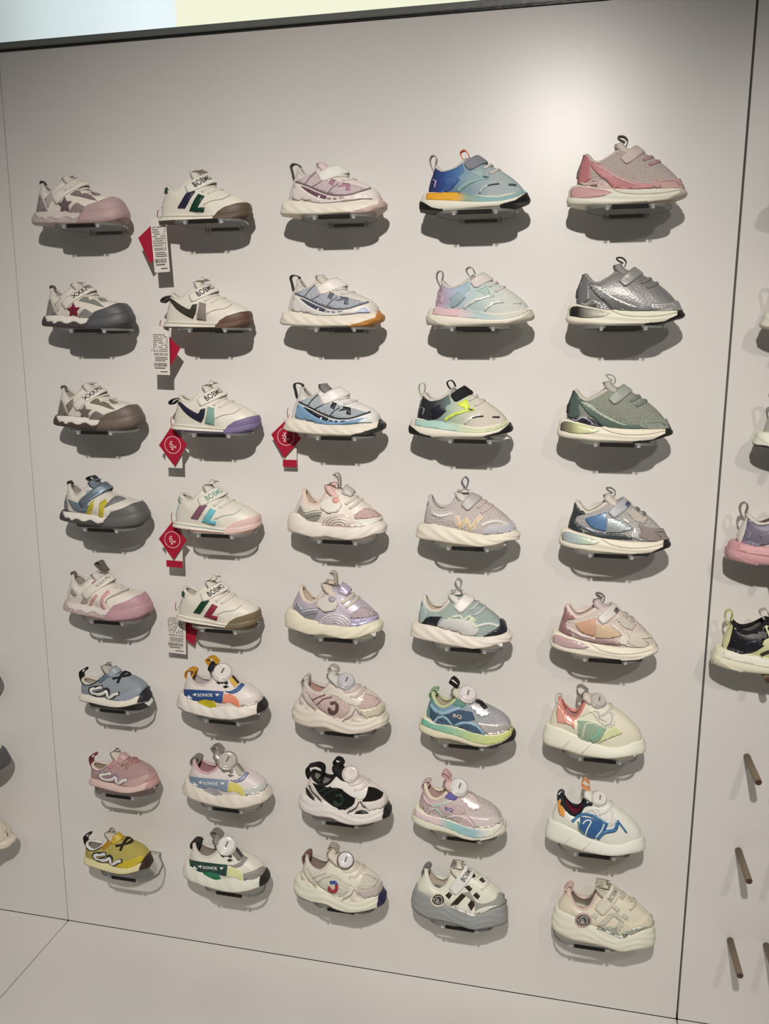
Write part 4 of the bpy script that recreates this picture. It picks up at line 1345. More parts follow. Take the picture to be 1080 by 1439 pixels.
wall = struct(obj('wall_back', box_me('wall_back', (-2.2, .019, -.10), (3.4, .06, H + .9)), GAPM))
for a, b in ((-2.1, -.0009), (.0007, W - .0016), (W + .0018, 3.3)):
    obj('wall_panel', box_me('wall_panel', (a, 0, .0008), (b, .0185, H), .0006), WALL, wall)
floor = struct(obj('floor', box_me('floor', (-2.2, -2.6, -.10), (3.4, .02, -.021)), GAPM))
for a, b in ((-2.1, -.0012), (.0012, W - .001), (W + .001, 3.3)):
    obj('floor_panel', box_me('floor_panel', (a, -2.5, -.0205), (b, .0, 0), .0006), WALL, floor)

# lit sign above the boards
sign = tag(empty('light_box', (0, 0, H)), 'backlit cyan and yellow light box in a dark metal frame above the boards', 'light box')
FRM = mat('#70736f:s')
obj('frame_rail', box_me('frame_rail', (-2.0, -.0035, .0005), (1.00, .018, .0028), .0006), mat('#161615:s'), sign)
obj('frame_rail', box_me('frame_rail', (-2.0, -.0050, .0032), (1.00, .018, .0138), .0010), FRM, sign)
obj('frame_post', box_me('frame_post', (.986, -.016, .0140), (1.00, .018, .70), .0012), FRM, sign)


def sign_mat():
    m = bpy.data.materials.new('cyan_sign')
    m.use_nodes = True
    nt = m.node_tree
    nt.nodes.clear()
    out = nt.nodes.new('ShaderNodeOutputMaterial')
    e = nt.nodes.new('ShaderNodeEmission')
    tc = nt.nodes.new('ShaderNodeTexCoord')
    sep = nt.nodes.new('ShaderNodeSeparateXYZ')
    nt.links.new(tc.outputs['Object'], sep.inputs[0])
    mr = nt.nodes.new('ShaderNodeMapRange')
    mr.inputs[1].default_value = -.05
    mr.inputs[2].default_value = .27
    nt.links.new(sep.outputs['X'], mr.inputs[0])
    r = nt.nodes.new('ShaderNodeValToRGB')
    r.color_ramp.elements[0].color = (.36, .40, .40, 1)
    r.color_ramp.elements[1].color = (.82, .93, .97, 1)
    k = r.color_ramp.elements.new(.42)
    k.color = (.62, .72, .72, 1)
    nt.links.new(mr.outputs[0], r.inputs[0])
    nt.links.new(r.outputs[0], e.inputs[0])
    nt.links.new(e.outputs[0], out.inputs[0])
    return m


obj('sign_panel', box_me('sign_panel', (-1.98, .004, .0138), (.3245, .016, .70)), sign_mat(), sign)['label'] = 'pale cyan lit panel'
obj('sign_panel', box_me('sign_panel', (.3250, .004, .0138), (.985, .016, .70)), emit_mat('yellow_sign', (.90, .91, .70, 1), 1.0), sign)['label'] = 'pale yellow lit panel'
struct(obj('wall_upper', box_me('wall_upper', (1.004, .0, H + .001), (3.3, .0185, H + .75)), WALL))

# ---------------------------------------------------------------- shelves
CLEAR = clear_mat('clear_acrylic', (.93, .94, .93, 1), .02, .04, 1.18)
CEDGE = clear_mat('acrylic_edge', (.55, .57, .56, 1), .26, .12, 1.3)
CGLINT = clear_mat('acrylic_tab_glint', (.95, .95, .95, 1), .30, .05, 1.5, .85)  # whitish diffuse mixed into the tabs as painted glints
BLACK = mat('#15120f:f')
SH_W, SH_D, SH_T = .119, .088, .0035


def shelf_plate_me():
    half = [(.032, -.0008), (.034, -.010), (.046, -.024), (.055, -.036)]
    w, d, r = SH_W / 2, SH_D, .027
    for k in range(10):
        a = k / 9 * math.pi / 2
        half.append((w - r + r * math.cos(a), -(d - r) - r * math.sin(a)))
    pts = half + [(-x, y) for x, y in reversed(half)]
    n = len(pts)
    V = [(x, y, -.0002) for x, y in pts] + [(x, y, -SH_T) for x, y in pts]
    top = mesh_from('plate', V, [tuple(range(n)), tuple(reversed(range(n, 2 * n)))], smooth=False)
    e = .0022
    V2 = [(x, y, 0) for x, y in pts] + [(x, y, -SH_T - .0002) for x, y in pts]
    c = (0, -d / 2)
    for z in (0, -SH_T - .0002):
        for x, y in pts:
            v = Vector((c[0] - x, c[1] - y)).normalized() * e
            V2.append((x + v.x, y + v.y, z))
    F = []
    for i in range(n):
        j = (i + 1) % n
        F += [(i, j, n + j, n + i), (i, 2 * n + i, 2 * n + j, j), (n + i, n + j, 3 * n + j, 3 * n + i), (2 * n + i, 3 * n + i, 3 * n + j, 2 * n + j)]
    edge = mesh_from('plate_rim', V2, F, smooth=False)
    fix_normals(edge)
    edge.shade_flat()
    return top, edge


PLATE, RIM = shelf_plate_me()
STRIP = box_me('front_strip', (-.025, -SH_D - .0014, -.0066), (.025, -SH_D + .0012, -.0004), .0006)
BACK = box_me('back_strip', (-.025, -.0030, -.0062), (.025, -.0004, -.0038), .0004)
TAB = box_me('clear_tab', (-.0025, -SH_D - .0018, -.0072), (.0025, -SH_D + .003, -.0010), .0009)
HOOK = box_me('clear_tab', (-.0022, -.010, -.0085), (.0022, -.0006, -.0038), .0008)


def make_shelf(x, z, label):
    r = tag(empty('acrylic_shelf', (x, 0, z)), label, 'shelf', 'clear acrylic shoe shelves')
    p = obj('plate', PLATE, CLEAR, r)
    obj('plate_rim', RIM, CEDGE, p)
    obj('front_strip', STRIP, BLACK, r)['label'] = 'black strip on the front lip'
    obj('back_strip', BACK, mat('#6a655f:s'), r)
    for sx in (-.0305, .0305):
        obj('clear_tab', TAB, CGLINT, r, (sx, 0, 0))
        obj('clear_tab', HOOK, CGLINT, r, (sx, 0, 0))
    return r


# ---------------------------------------------------------------- the sneakers
ROWZ = [1.361, 1.1955, 1.0275, .859, .692, .525, .357, .188]
COLX = [.188, .3995, .611, .8225, 1.039]
YC = -.055
GRP = 'children\'s sneakers on the display boards'
WH = '#d9d3c8'
A = dict(base=WH + ':l', strap='#d8d3c9:l', fox='#e0dbd2:r', lin='#a9a198:f')
B = dict(base='#ddd8cc:l', strap='#e0dbd1:l', mid='#e2dccf:r', lin='#c9c1b4:f', ton='#d8d2c6:f', line='#b9b2a4:l', lace='#dcd6ca:f', col='#dad4c8:f')
EE = dict(mid='#e0d9ca:r', out='#d6cebd:r', strap='#e2ddd5:l', base='#d6d0c8:l', lace='#d6d1ca:f', dk='#55565a:l')
HH = dict(mid='#e0dbcc:r', out='#ddd7c8:r', lin='#d2cdc0:f', col='#cbc6bd:f')
LL = dict(mid='#ded8c6:r', out='#d8d2c2:r', sl='#b9b2a0:r')
SHOES = [
 # col 1
 (1, 1, 'A1', dict(A, bump='#a88f8e:r', gray='#8d7f7e:l', gray2='#b0a6a3:l', star='#6f5a5e:l', camo='#7f706f:l', out='#b3a4a0:r', mid='#b8aaa5:r', tab='#4a4446:f', txt='#c3bdb5:p', lin='#8a8380:f', fox='#cbc2bc:r'),
  'white and dusty pink toddler sneaker with a mauve star and pink bumper toe', 'dusty pink star sneaker'),
 (1, 2, 'A1', dict(A, bump='#4f4f52:r', gray='#85837f:l', gray2='#c5c0b8:l', star='#7a2338:l', camo='#84857e:l', out='#4a4043:r', mid='#4c4245:r', tab='#5b5856:f'),
  'white toddler sneaker with a crimson star and dark grey bumper toe', 'crimson star sneaker'),
 (1, 3, 'A1', dict(A, bump='#665a52:r', gray='#77726a:l', gray2='#807a72:l', star='#736d64:l', camo='#75735f:l', out='#4b413c:r', mid='#4d433e:r', tab='#6a645d:f'),
  'white toddler sneaker with an olive grey star and brown bumper toe', 'olive star sneaker'),
 (1, 4, 'A2', dict(A, base='#d3cec3:l', bump='#5b5a58:r', gray='#77767a:l', blue='#6b7986:l', yel='#b9ad3a:s', silver='#c9c9c6:m', logo='#a2b0b8:l', strap='#72808c:m', out='#4c4a49:r', mid='#4c4a49:r', tab='#3a3937:f', ton='#6d7b86:f'),
  'white, blue and grey bumper toe toddler sneaker with yellow stripes and a blue strap', 'yellow striped blue strap sneaker'),
 (1, 5, 'A3', dict(A, base='#dcd5cb:l', bump='#b58f97:r', gray='#a49d94:l', gray2='#a8a298:l', pink='#cf9f9f:l', badge='#a45560:l', white='#ddd6cc:l', out='#b8a29f:r', mid='#c6b1ad:r', tab='#6e675f:f', txt='#8b857a:p', fox='#d8cfca:r'),
  'white and pink bumper toe toddler sneaker with a round red badge on its strap', 'pink toe sneaker with a round badge'),
 (1, 6, 'C', dict(base='#98a2a8:k', mud='#8f98a3:l', strap='#8f979e:l', lab='#5d6b7c:l', edge='#26262a:l', logo='#e4e0d8:l', tip='#25252c:r', tab='#1e1d1f:f', lace='#1d1d20:f', mid='#dcd6c9:r', out='#3a3837:r', ton='#b0aca3:f', lin='#aca396:f', col='#cfc8ba:f'),
  'small blue grey sneaker with a white wavy side mark and black laces', 'small blue grey sneaker'),
 (1, 7, 'C', dict(base='#b89a97:k', mud='#ba9d9a:l', strap='#b4908f:l', lab='#b98a8d:l', edge='#8e7a8c:l', logo='#e0d6cd:l', tip='#bb9291:r', tab='#7c3a42:f', lace='#a87a79:f', mid='#cfb5ae:r', out='#8d7a76:r', ton='#c9bdb3:f', lin='#a1907f:f', col='#d3c3b7:f'),
  'small all pink knit sneaker with a cream wavy side mark', 'small pink sneaker'),
 (1, 8, 'C', dict(base='#b5a95f:k', mud='#b9a72f:l', strap='#b59a2c:l', lab='#a07a1c:l', edge='#26262a:l', logo='#e0ddd4:l', tip='#33231f:r', tab='#1e1d1b:f', lace='#211d18:f', mid='#cfc79c:r', out='#3d332a:r', ton='#b8b0a4:f', lin='#8f8a86:f', col='#d8d2c8:f'),
  'small yellow sneaker with a white wavy side mark and black laces', 'small yellow sneaker'),
 # col 2
 (2, 1, 'B1', dict(B, bar1='#2a2740:l', bar2='#143a28:l', gum='#5a4c3d:r', out='#50443a:r', tab='#1f3a33:l'),
  'white retro sneaker with navy and green side bars and a dark gum toe', 'navy and green bar sneaker'),
 (2, 2, 'B2', dict(B, bar1='#3c3a30:l', bar2='#8a8079:l', gum='#5e4536:r', out='#6a5d52:r', tab='#4d4a45:f'),
  'white retro sneaker with a dark olive and grey side mark and a brown gum toe', 'olive and grey mark sneaker'),
 (2, 3, 'B2', dict(B, bar1='#26263a:l', bar2='#7fa296:l', gum='#75688f:r', out='#8a7c9a:r', tab='#25232c:f'),
  'white retro sneaker with a navy and mint side mark and a purple toe', 'purple toe retro sneaker'),
 (2, 4, 'B1', dict(B, bar1='#80566a:l', bar2='#6fbcc6:l', gum='#dcbfb6:r', out='#d8b9b3:r', tab='#9aa39c:l', line='#a8b8ae:l', txt='#6f9a86:p'),
  'white retro sneaker with mauve and turquoise side bars and a blush toe', 'mauve and turquoise bar sneaker'),
 (2, 5, 'B1', dict(B, bar1='#17402a:l', bar2='#8a2c40:l', gum='#75674f:r', out='#6a5f52:r', tab='#1d4634:l'),
  'white retro sneaker with green and red side bars and a taupe toe', 'green and red bar sneaker'),
 (2, 6, 'D', dict(base='#ddd5cf:l', mid='#e3dcd3:r', out='#8b857e:r', box='#2f4d85:l', pat1='#c2b41f:l', pat2='#dd8a6c:l', stay='#dedad2:l', chk='#1b1a1c:l', strip='#d6b05a:f', sad='#3f5f95:l', mud='#ded6cf:l', tip='#23201f:r', tab='#d39a35:f', tab2='#cf9a30:f', ton='#232028:f', lin='#cdbfc0:f'),
  'white dial sneaker with a cobalt side box, yellow and orange patches', 'cobalt box dial sneaker'),
 (2, 7, 'D', dict(base='#d5ccc8:l', mid='#ddd5c9:r', out='#c9c1b5:r', box='#7c8ea0:l', pat1='#a7a3a6:l', pat2='#d0c66a:l', stay='#c9c5bd:m', chk='#8f8a80:m', strip='#b9b4a4:f', sad='#8d92ab:i', mud='#cfd4cd:i', tip='#d9d2c6:r', tab='#9b9a90:m', tab2='#a09c94:m', ton='#b9b0ac:m', lin='#b98d92:f', col='#cba9aa:f', dial='#b9b5ad:s', dbase='#a9a59c:m'),
  'pale grey dial sneaker with a slate blue side box and pink lining', 'slate box dial sneaker'),
 (2, 8, 'D', dict(base='#d9d2c7:l', mid='#ddd5c9:r', out='#9a938a:r', box='#1d3f38:l', pat1='#1f7350:l', pat2='#cdd09a:l', stay='#8f8b88:f', chk='#33302f:l', strip='#7d7976:f', sad='#8f8b88:f', mud='#8f8b87:l', tip='#22221f:r', tab='#33322c:f', tab2='#7e7b76:f', ton='#8a8682:f', lin='#a39a8c:f'),
  'white dial sneaker with a dark green side box and grey toe guard', 'green box dial sneaker'),
 # col 3
 (3, 1, 'E', dict(EE, base='#d8cfca:l', mesh='#d2c0c3:k', dk='#7d6f72:l', zig='#a3788a:l', wing='#6e4a5a:l', wing2='#a28a90:l', low='#dbd2cc:l', ins='#e0d9d3:l', gum='#c4aea6:r', tab='#5f5a58:f', ton='#d8c3c3:f'),
  'white and pink strap running sneaker with plum markings', 'white and pink strap runner'),
 (3, 2, 'E', dict(EE, mesh='#b5bac4:k', dk='#5d6470:l', zig='#5d6470:l', wing='#454c5e:l', wing2='#8b93a5:l', low='#d9d6d3:l', ins='#b3c1d9:l', gum='#b67e3c:r', tab='#3d3b39:f', ton='#cfc9bd:f'),
  'white and grey blue strap running sneaker with a caramel gum toe', 'gum toe strap runner'),
 (3, 3, 'E', dict(EE, mesh='#b3bcc2:k', dk='#2b2f35:l', zig='#24262a:l', wing='#1f232a:l', wing2='#3f5f85:l', low='#7b9fbe:l', ins='#d9e0e6:l', gum='#2b2d2a:r', tab='#2f3033:f', ton='#7f7d7b:f', strap='#e4ddd8:l', base='#dcdad6:l'),
  'white and sky blue strap running sneaker with black lines and black toe', 'sky blue strap runner'),
 (3, 4, 'F', dict(base='#dfd6cb:l', mid='#e3dad0:r', out='#d9cfc5:r', strap='#b9b6ae:l', gry='#b3afa6:m', arc1='#e3dcd2:l', arc2='#d4bdb9:m', toe='#d5b9b6:k', mud='#e0ded2:l', pad='#e2ddd2:l', bow='#e2a9a0:l', tab='#bdb6ae:f', ton='#e0bdb6:f', lin='#d3bfae:f', col='#dfcabb:f', lace='#d9d0c4:f'),
  'cream and blush sneaker with a cloud shaped pad on the strap', 'blush cloud pad sneaker'),
 (3, 5, 'F', dict(base='#b9b1bb:i', mid='#e0dac4:r', out='#d8d2bd:r', strap='#b6abbd:i', gry='#a7a8b0:m', arc1='#e0dcdc:i', arc2='#c1b6bd:i', toe='#c2b4b8:k', mud='#b9b4cd:i', pad='#cfc8c0:l', bow='#a9a4b0:l', tab='#c4bbaf:f', ton='#d6cabb:f', lin='#dccbb9:f', col='#d8cbbc:f', lace='#d3cbbb:f'),
  'pearly lilac sneaker with a cloud shaped pad on the strap', 'lilac cloud pad sneaker'),
 (3, 6, 'G', dict(base='#d6cbc3:l', mid='#dcd3c6:r', out='#cfc5b8:r', main='#d8c0bc:k', vamp='#d8bfb9:k', semi='#d9cdbf:l', heel='#cfc6be:l', stay='#d9d2c3:i', str='#7f6a66:l', line='#9a8e88:l', tov='#dbd6bd:i', lg1='#5d4744:l', lg2='#5d4744:l', tip='#d8cfc0:r', tab='#b9b3aa:f', tab2=None, tab3='#c3bab0:f', ton='#cfcdc6:f', lin='#cda398:f', lace='#cdbfba:f', dial='#c3bfc4:s', dbase='#b5b3ba:s'),
  'pale pink knit dial sneaker with a brown hook emblem', 'pale pink dial sneaker'),
 (3, 7, 'G', dict(base='#ddd5ce:l', mid='#e0d7d2:r', out='#8a827d:r', main='#121615:k', vamp='#1a1716:k', semi='#1a1716:l', heel='#1b1a1a:l', stay='#e2dbd6:l', str='#1f2a28:l', line='#3b3836:l', tov='#ded5cf:l', lg1='#14302a:l', lg2='#14302a:l', tip='#1b1817:r', tab='#191717:f', tab2='#191717:f', tab3=None, ton='#1b1a1a:f', lin='#9a9590:f', col='#1d1c1d:f', lace='#dcd4ce:f', dial='#ddd5d2:s', dbase='#c8c0bc:s', dmark='#cfc8c4'),
  'black and white dial sneaker with a green hook emblem', 'black and white dial sneaker'),
 (3, 8, 'G', dict(base='#d9d1c3:l', mid='#dcd4c2:r', out='#6d6a66:r', main='#dcd5c6:k', vamp='#d9d0c1:k', semi='#d6cebd:l', heel='#d2c9bb:l', stay='#dad2c3:l', str='#b7ab9e:l', line='#a69e90:l', tov='#b9aea8:l', lg1='#2e4d8c:l', lg2='#a03038:l', tip='#2a2548:r', tab='#a8a094:f', tab2=None, tab3='#7a5d55:f', ton='#cfc7b8:f', lin='#a08d82:f', lace='#d2cab9:f', dial='#d6d1d3:s', dbase='#6a655f:s'),
  'cream dial sneaker with a blue and red hook emblem', 'cream dial sneaker'),
 # col 4
 (4, 1, 'H', dict(HH, base='g#2a3050@.05,#3e5b93@.22,#7f9ba8@.42,#a9b3b6@.7,#a3b6b5@1:f', lay='g#e0a02a@.05,#e0a632@.36,#8fa08a@.45,#86aeb0@.6,#8fb4b3@1:r', hp='g#23263c@.05,#2f4684@.22,#4d74a8@.38,#86a3ab@.5:f', bolt='#3c5e96:l', sw1='#8fb0ad:l', sp='#9db3b4:l', sw2='#b3bdb9:l', hm='#c6aac6:s', ds='#4a5357:l', strap='#84888f:f', tip='#1a1716:r', tab='#a9a69f:f', tab2='#e8896c:f', ton='#9a9a9a:f'),
  'blue to mint shaded strap sneaker with an orange sole layer and coral pull loop', 'blue to mint shaded sneaker'),
 (4, 2, 'H', dict(HH, base='g#c49fae@.05,#b8c3d0@.22,#b9c9c8@.5,#cfd2cc@.75,#c7c9c2@1:f', lay='g#d2b3b6@.05,#d5b7b8@.3,#a9c3c6@.55,#d6d3c6@.9:r', hp='g#c092a6@.05,#b59fb4@.16,#a9bcd0@.3,#a0bdb5@.5:f', bolt='#9aadb5:l', sw1='#dbe2dc:i', sp='#a9c2b6:l', sw2='#e6e2d6:i', hm='#c2b4ba:s', ds='#c9cdc6:l', strap='#d6cdc8:l', tip='#c7c1b3:r', tab='#9c9791:f', tab2='#918c88:f', ton='#a09c98:f'),
  'pink to mint pastel shaded strap sneaker with grey pull loops', 'pink to mint pastel sneaker'),
 (4, 3, 'H', dict(HH, base='g#232430@.05,#8fa39c@.34,#b9c4b0@.5,#d0cabd@.7,#cfc6bb@1:f', lay='g#a3c4b8@.05,#a8c9bd@.4,#c3cba6@.6,#c9cfa6@1:r', hp='g#1d1d22@.05,#2a2c33@.25,#6a7c7a@.42:f', bolt='#1f1b2b:l', sw1='#cfe06a:l', sp='#d3e83e:l', sw2='#dfe4d8:i', hm='#8d8f90:s', ds='#3b3b3d:l', strap='#1d1a1e:f', tip='#1b1917:r', tab='#c3c6b5:f', tab2='#1b191a:f', ton='#9a9a98:f'),
  'black to pale green strap sneaker with neon yellow accents', 'black and neon strap sneaker'),
 (4, 4, 'I1', dict(base='#cfc5c0:k', mid='#e0d9c9:r', out='#d8d0c0:r', strap='#b1adab:l', heel='#b7b2af:l', wedge='#e2dbd0:l', w='#ddc39a:l', vc='#e0dcd8:l', mud='#b9b9bf:l', tab='#8b8890:f', ton='#d8d2cb:f', lin='#cfc8bf:f', col='#bfbab5:f', lace='#cdb9b6:f'),
  'beige and grey sneaker with a peach zigzag mark and grey strap', 'peach zigzag sneaker'),
 (4, 5, 'I2', dict(base='#a9b9b2:k', mid='#e3dace:r', out='#dad1c4:r', strap='#e2ddd7:l', heel='#a4b7b5:l', nav='#22242e:l', oval='#ccccc8:l', wedge='#e0e3cf:l', w='#c9d2b0:l', w2='#d8dec8:l', vc='#d5d8d3:l', tab='#a8a6a2:f', ton='#dcd9d3:f', lin='#d8c5b5:f', col='#d3d0c4:f', lace='#c6c3cb:f'),
  'mint sneaker with a pale green zigzag mark and navy heel and toe', 'mint zigzag sneaker'),
 (4, 6, 'J', dict(base='g#6fa093@.05,#7f9fb0@.3,#a9aeb2@.6,#b5b2b3@1:k', mid='#ddd6bd:r', out='#b7b09c:r', lay='g#6fae98@.05,#8ab59c@.35,#b0c286@.6,#c4c87c@1:r', dk='#4a6179:k', dk2='#51697f:k', arc='#8fb0c4:l', txt='#c8b9a6:p', ank='#5f8d7e:f', stay='#d3d1d6:m', strip='#1c1a1a:f', silv='#c9c4c1:m', tip='#201e1b:r', lace='#c8c4c8:f', tab='#8fae86:f', tab2='#1d1b19:f', ton='#c9c8b4:f', lin='#c3b79f:f', col='#b9c29a:f', dial='#d6d1d0:s'),
  'teal and blue dial sneaker on a green to yellow sole with a black pull tab', 'teal dial sneaker'),
 (4, 7, 'J', dict(base='g#cbb4b4@.1,#d3c2c2@.5,#cbc5be@1:k', mid='#ddd8c5:r', out='#cbc5b2:r', lay='g#d3bfc1@.3,#8fb9b3@.45,#8fb0bb@.7,#d3d2c6@.85:r', dk='#cdb9b9:k', dk2='#d0bcbc:k', arc='g#cdb6b8@.2,#a9c0b3@.3,#d3c1c1@.5:l', txt='#5b5490:p', ank='#6560a0:f', stay='#dbd0cb:i', strip='#cfbfbb:f', silv='#dccfc9:i', tip='#d3cdbf:r', lace='#d0bdba:f', tab='#c2b0ae:f', tab2='#cba6a6:f', ton='#cfb2ae:f', lin='#c9aaa4:f', col='#d6cbb6:f', dial='#d5d5d3:s'),
  'pearly pink dial sneaker with a teal stripe along the sole', 'pearly pink dial sneaker'),
 (4, 8, 'K', dict(base='#d8d2c3:l', mid='#8b8d8c:r', out='#6b6c6b:r', strap='#d6d4cd:l', rim='#d3ccba:l', rnd='#353430:l', rl='#a9a79c:l', bk='#2c2119:l', gr='#93928c:f', mud='#93958f:f', sw='#d6d2c9:l', tab='#77736f:f', tab2='#77736a:f', ton='#cdc8ba:f', lin='#cdbfae:f', col='#d8d3c3:f', lace='#d3cfc0:f'),
  'cream sneaker with black check bars, a dark heel roundel and thick grey sole', 'grey sole check sneaker'),
 # col 5
 (5, 1, 'L1', dict(LL, base='#bfb2ac:k', air='#c39a9b:s', heel='#b5767a:l', wing='#c08487:l', strip='#c99b9b:l', navy='#c9b3ae:l', hl='#c9aeac:l', tov='#c3a19d:f', ln='#a58582:l', hr='#7d6664:f', strap='#cabab3:l', lace='#b08d8c:f', tip='#bdb2a6:r', tab='#6a615c:f', ton='#d0c6bd:f', lin='#cbc0b5:f', col='#c7b7b0:f'),
  'rose pink strap running sneaker with a pink air window in the heel', 'rose pink air window sneaker'),
 (5, 2, 'L1', dict(LL, base='#8a8988:m', air='g#1d1b19@.02,#2a2826@.1,#a7a598@.24,#d0cbbb@.4:s', heel='#838384:m', wing='#7b7b7c:m', strip='#c9c8c6:m', navy='#8d8d8d:m', hl='#cfcfcd:m', tov='#a3a3a2:m', ln='#d0d0ce:m', hr='#4b4947:f', strap='#a3a29f:m', lace='#7a7876:f', tip='#191715:r', tab='#3b3936:f', ton='#8d8b88:f', lin='#b5afa5:f', col='#8a8782:f'),
  'metallic silver and black strap running sneaker', 'silver strap runner'),
 (5, 3, 'L1', dict(LL, base='#93978b:k', air='g#5d574f@.04,#8a8a6b@.12,#c9cc9a@.2,#d6d6b8@.4:s', heel='#4d5d57:l', wing='#5a6d63:l', strip='#a9b3a0:l', navy='#2d2c3a:l', hl='#c3bfd0:l', tov='#8b9186:f', ln='#6d736a:l', hr='#2a302c:f', strap='#989d94:l', lace='#7a8078:f', tip='#1f1d1a:r', tab='#7e827a:f', ton='#b5b2a8:f', lin='#c9c1b5:f', col='#c1bcb0:f'),
  'sage green knit strap running sneaker with a dark green heel', 'sage green strap runner'),
 (5, 4, 'L2', dict(LL, base='#b3b1ae:k', air='g#9a9b9b@.02,#a3b3b5@.12,#b9c9b5@.25,#d6d6c0@.42:s', heel='#34393d:l', blue='g#4b6b8c@.2,#5d7fa8@.4,#33508c@.5:s', mesh='#a9b3b5:m', strip='#8f949d:m', wing='#3f4648:l', zig='#cdcdcd:m', tov='#8f8581:f', ln='#47424a:l', vamp='#c9c1b6:k', strap='#a7aaac:l', lab='#4b4a70:l', lace='#6f6f6e:f', tip='#22211f:r', tab='#7d7a77:f', ton='#cfc8bd:f', lin='#d8cbb0:f', col='#d0c9bd:f'),
  'grey strap running sneaker with a glossy blue side panel and taupe toe', 'grey runner with a blue panel'),
 (5, 5, 'L2', dict(LL, base='#d8ccc3:k', air='#b99d9f:s', heel='#946f70:l', blue='#c39a80:l', mesh='#c9b094:l', strip='#d8c6c4:l', wing='#9a7e7e:l', zig='#e0d8cd:l', tov='#cfc8b8:l', ln='#7d6f6a:l', vamp='#d3ccc0:k', strap='#cfc9c3:l', lab='#5d5957:l', lace='#b9b0a9:f', tip='#d8d0c2:r', tab='#857a78:f', ton='#c9babb:f', lin='#dcc9bd:f', col='#dccbc3:f', out='#d5cabf:r'),
  'cream and mauve strap running sneaker with tan side panels', 'cream and mauve strap runner'),
 (5, 6, 'M1', dict(base='#d6d2bf:l', mid='#dcd8c8:r', out='#c9c3b3:r', coral='#d8998b:s', co2='#e6a291:s', gg='#8fa48c:s', g2='#7fb39a:s', g3='#c9c9b9:s', yg='#c9d0a0:s', stay='#d3d0c3:l', lc='#b9b5ae:l', lace='#c8c4bd:f', loop='#b5b9b8:s', tab='#8d8880:f', sg='#bdb7a8:r', ton='#cbc2b9:f', lin='#c99a92:f', col='#cf8a7d:f', dial='#b8b3ac:s', dbase='#a9a49d:s'),
  'cream dial sneaker with a clear coral heel and green side window', 'coral heel dial sneaker'),
 (5, 7, 'M2', dict(base='#dcd8cc:l', mid='#dedacb:r', out='#cbc5b5:r', coral='#dd9548:l', bl='#2f5787:l', b2='#3d6f97:l', g2='#5d8079:l', wt='#c5d2da:l', cb='#1d2226:f', stay='#dcdad2:l', lc='#cfccc5:l', lace='#d3d0c8:f', loop='#43434a:f', tab='#e09a6c:f', sg='#c3bdae:r', ton='#d8d6cd:f', lin='#6d2338:f', col='#1d2429:f', dial='#d3d0ca:s', dbase='#b5b1aa:s'),
  'white dial sneaker with blue scribbled side print and orange pull tab', 'blue scribble dial sneaker'),
 (5, 8, 'K', dict(base='#cdc6b3:l', mid='#d6d0c0:r', out='#bdb6a6:r', strap='#c9c4b5:l', rim='#ab9490:l', rnd='#4d4a48:l', rl='#b3b0a6:l', bk='#b7b5a8:l', gr='#b7b7aa:f', mud='#cac4ae:l', sw='#aab0a4:m', tab='#c6aea6:f', tab2='#b5afa2:f', ton='#b9b4a4:f', lin='#8d8276:f', col='#c9b5ac:f', lace='#b9b3a3:f', txt='#7d7a70:p'),
  'all cream sneaker with a mauve ringed heel roundel and ridged sole', 'cream roundel sneaker'),
]
ORD = ['top', 'second', 'third', 'fourth', 'fifth', 'sixth', 'seventh', 'bottom']
COLN = ['first', 'second', 'third', 'fourth', 'fifth']


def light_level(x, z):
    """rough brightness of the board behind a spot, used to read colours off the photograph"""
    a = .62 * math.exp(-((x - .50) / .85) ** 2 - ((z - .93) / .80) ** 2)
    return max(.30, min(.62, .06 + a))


for c, r, key, cols, label, short in SHOES:
    x0, L, yaw = POSE[(c, r)]
    yc = {'A': -.050, 'B': -.047}.get(key[0], YC)
    if yc != YC:
        x0, L = .962 + (x0 - .962) * (1.338 + yc) / (1.338 + YC), L * .988
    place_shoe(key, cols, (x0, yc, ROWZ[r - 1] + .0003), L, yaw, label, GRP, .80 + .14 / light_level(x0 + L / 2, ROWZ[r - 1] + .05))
    make_shelf(COLX[c - 1], ROWZ[r - 1], 'clear acrylic wall shelf under the ' + short)

# ---------------------------------------------------------------- swing tags hanging from the heels
RED = mat('#98152f:l')
CARD = mat('#cfcac2:l')
INK = mat('#4b4745:p')
PINKW = mat('#dba9ab:p')
random.seed(3)


def card_me(w, h, t=.0006):
    return box_me('card', (-w / 2, -t / 2, -h), (w / 2, t / 2, 0))


def quad_strips(rects, y):
    V, F = [], []
    for x0, z0, x1, z1 in rects:
        n = len(V)
        V += [(x0, y, z0), (x1, y, z0), (x1, y, z1), (x0, y, z1)]
        F.append((n, n + 1, n + 2, n + 3))
    return mesh_from('printed_lines', V, F, smooth=False)


def print_lines(w, h, y):
    R = []
    z = -.16 * h
    while z > -.52 * h:
        x = -w * .42
        while x < w * .40:
            l = random.uniform(.03, .09) * w
            if random.random() < .74:
                R.append((x, z - .022 * h, min(x + l, w * .42), z))
            x += l + .03 * w
        z -= .042 * h
    for k in range(26):
        x = -w * .38 + k * w * .78 / 26
        R.append((x, -.60 * h, x + w * random.choice([.008, .014, .02]), -.545 * h))
    z = -.63 * h
    while z > -.72 * h:
        R.append((-w * .34, z - .016 * h, w * random.uniform(.2, .42), z))
        z -= .035 * h
    for k in range(34):
        x = -w * .42 + k * w * .78 / 34
        R.append((x, -.83 * h, x + w * random.choice([.008, .013, .017]), -.75 * h))
    R.append((-w * .36, -.872 * h, w * .24, -.85 * h))
    R.append((-w * .05, -.945 * h, w * .38, -.925 * h))
    return quad_strips(R, y)


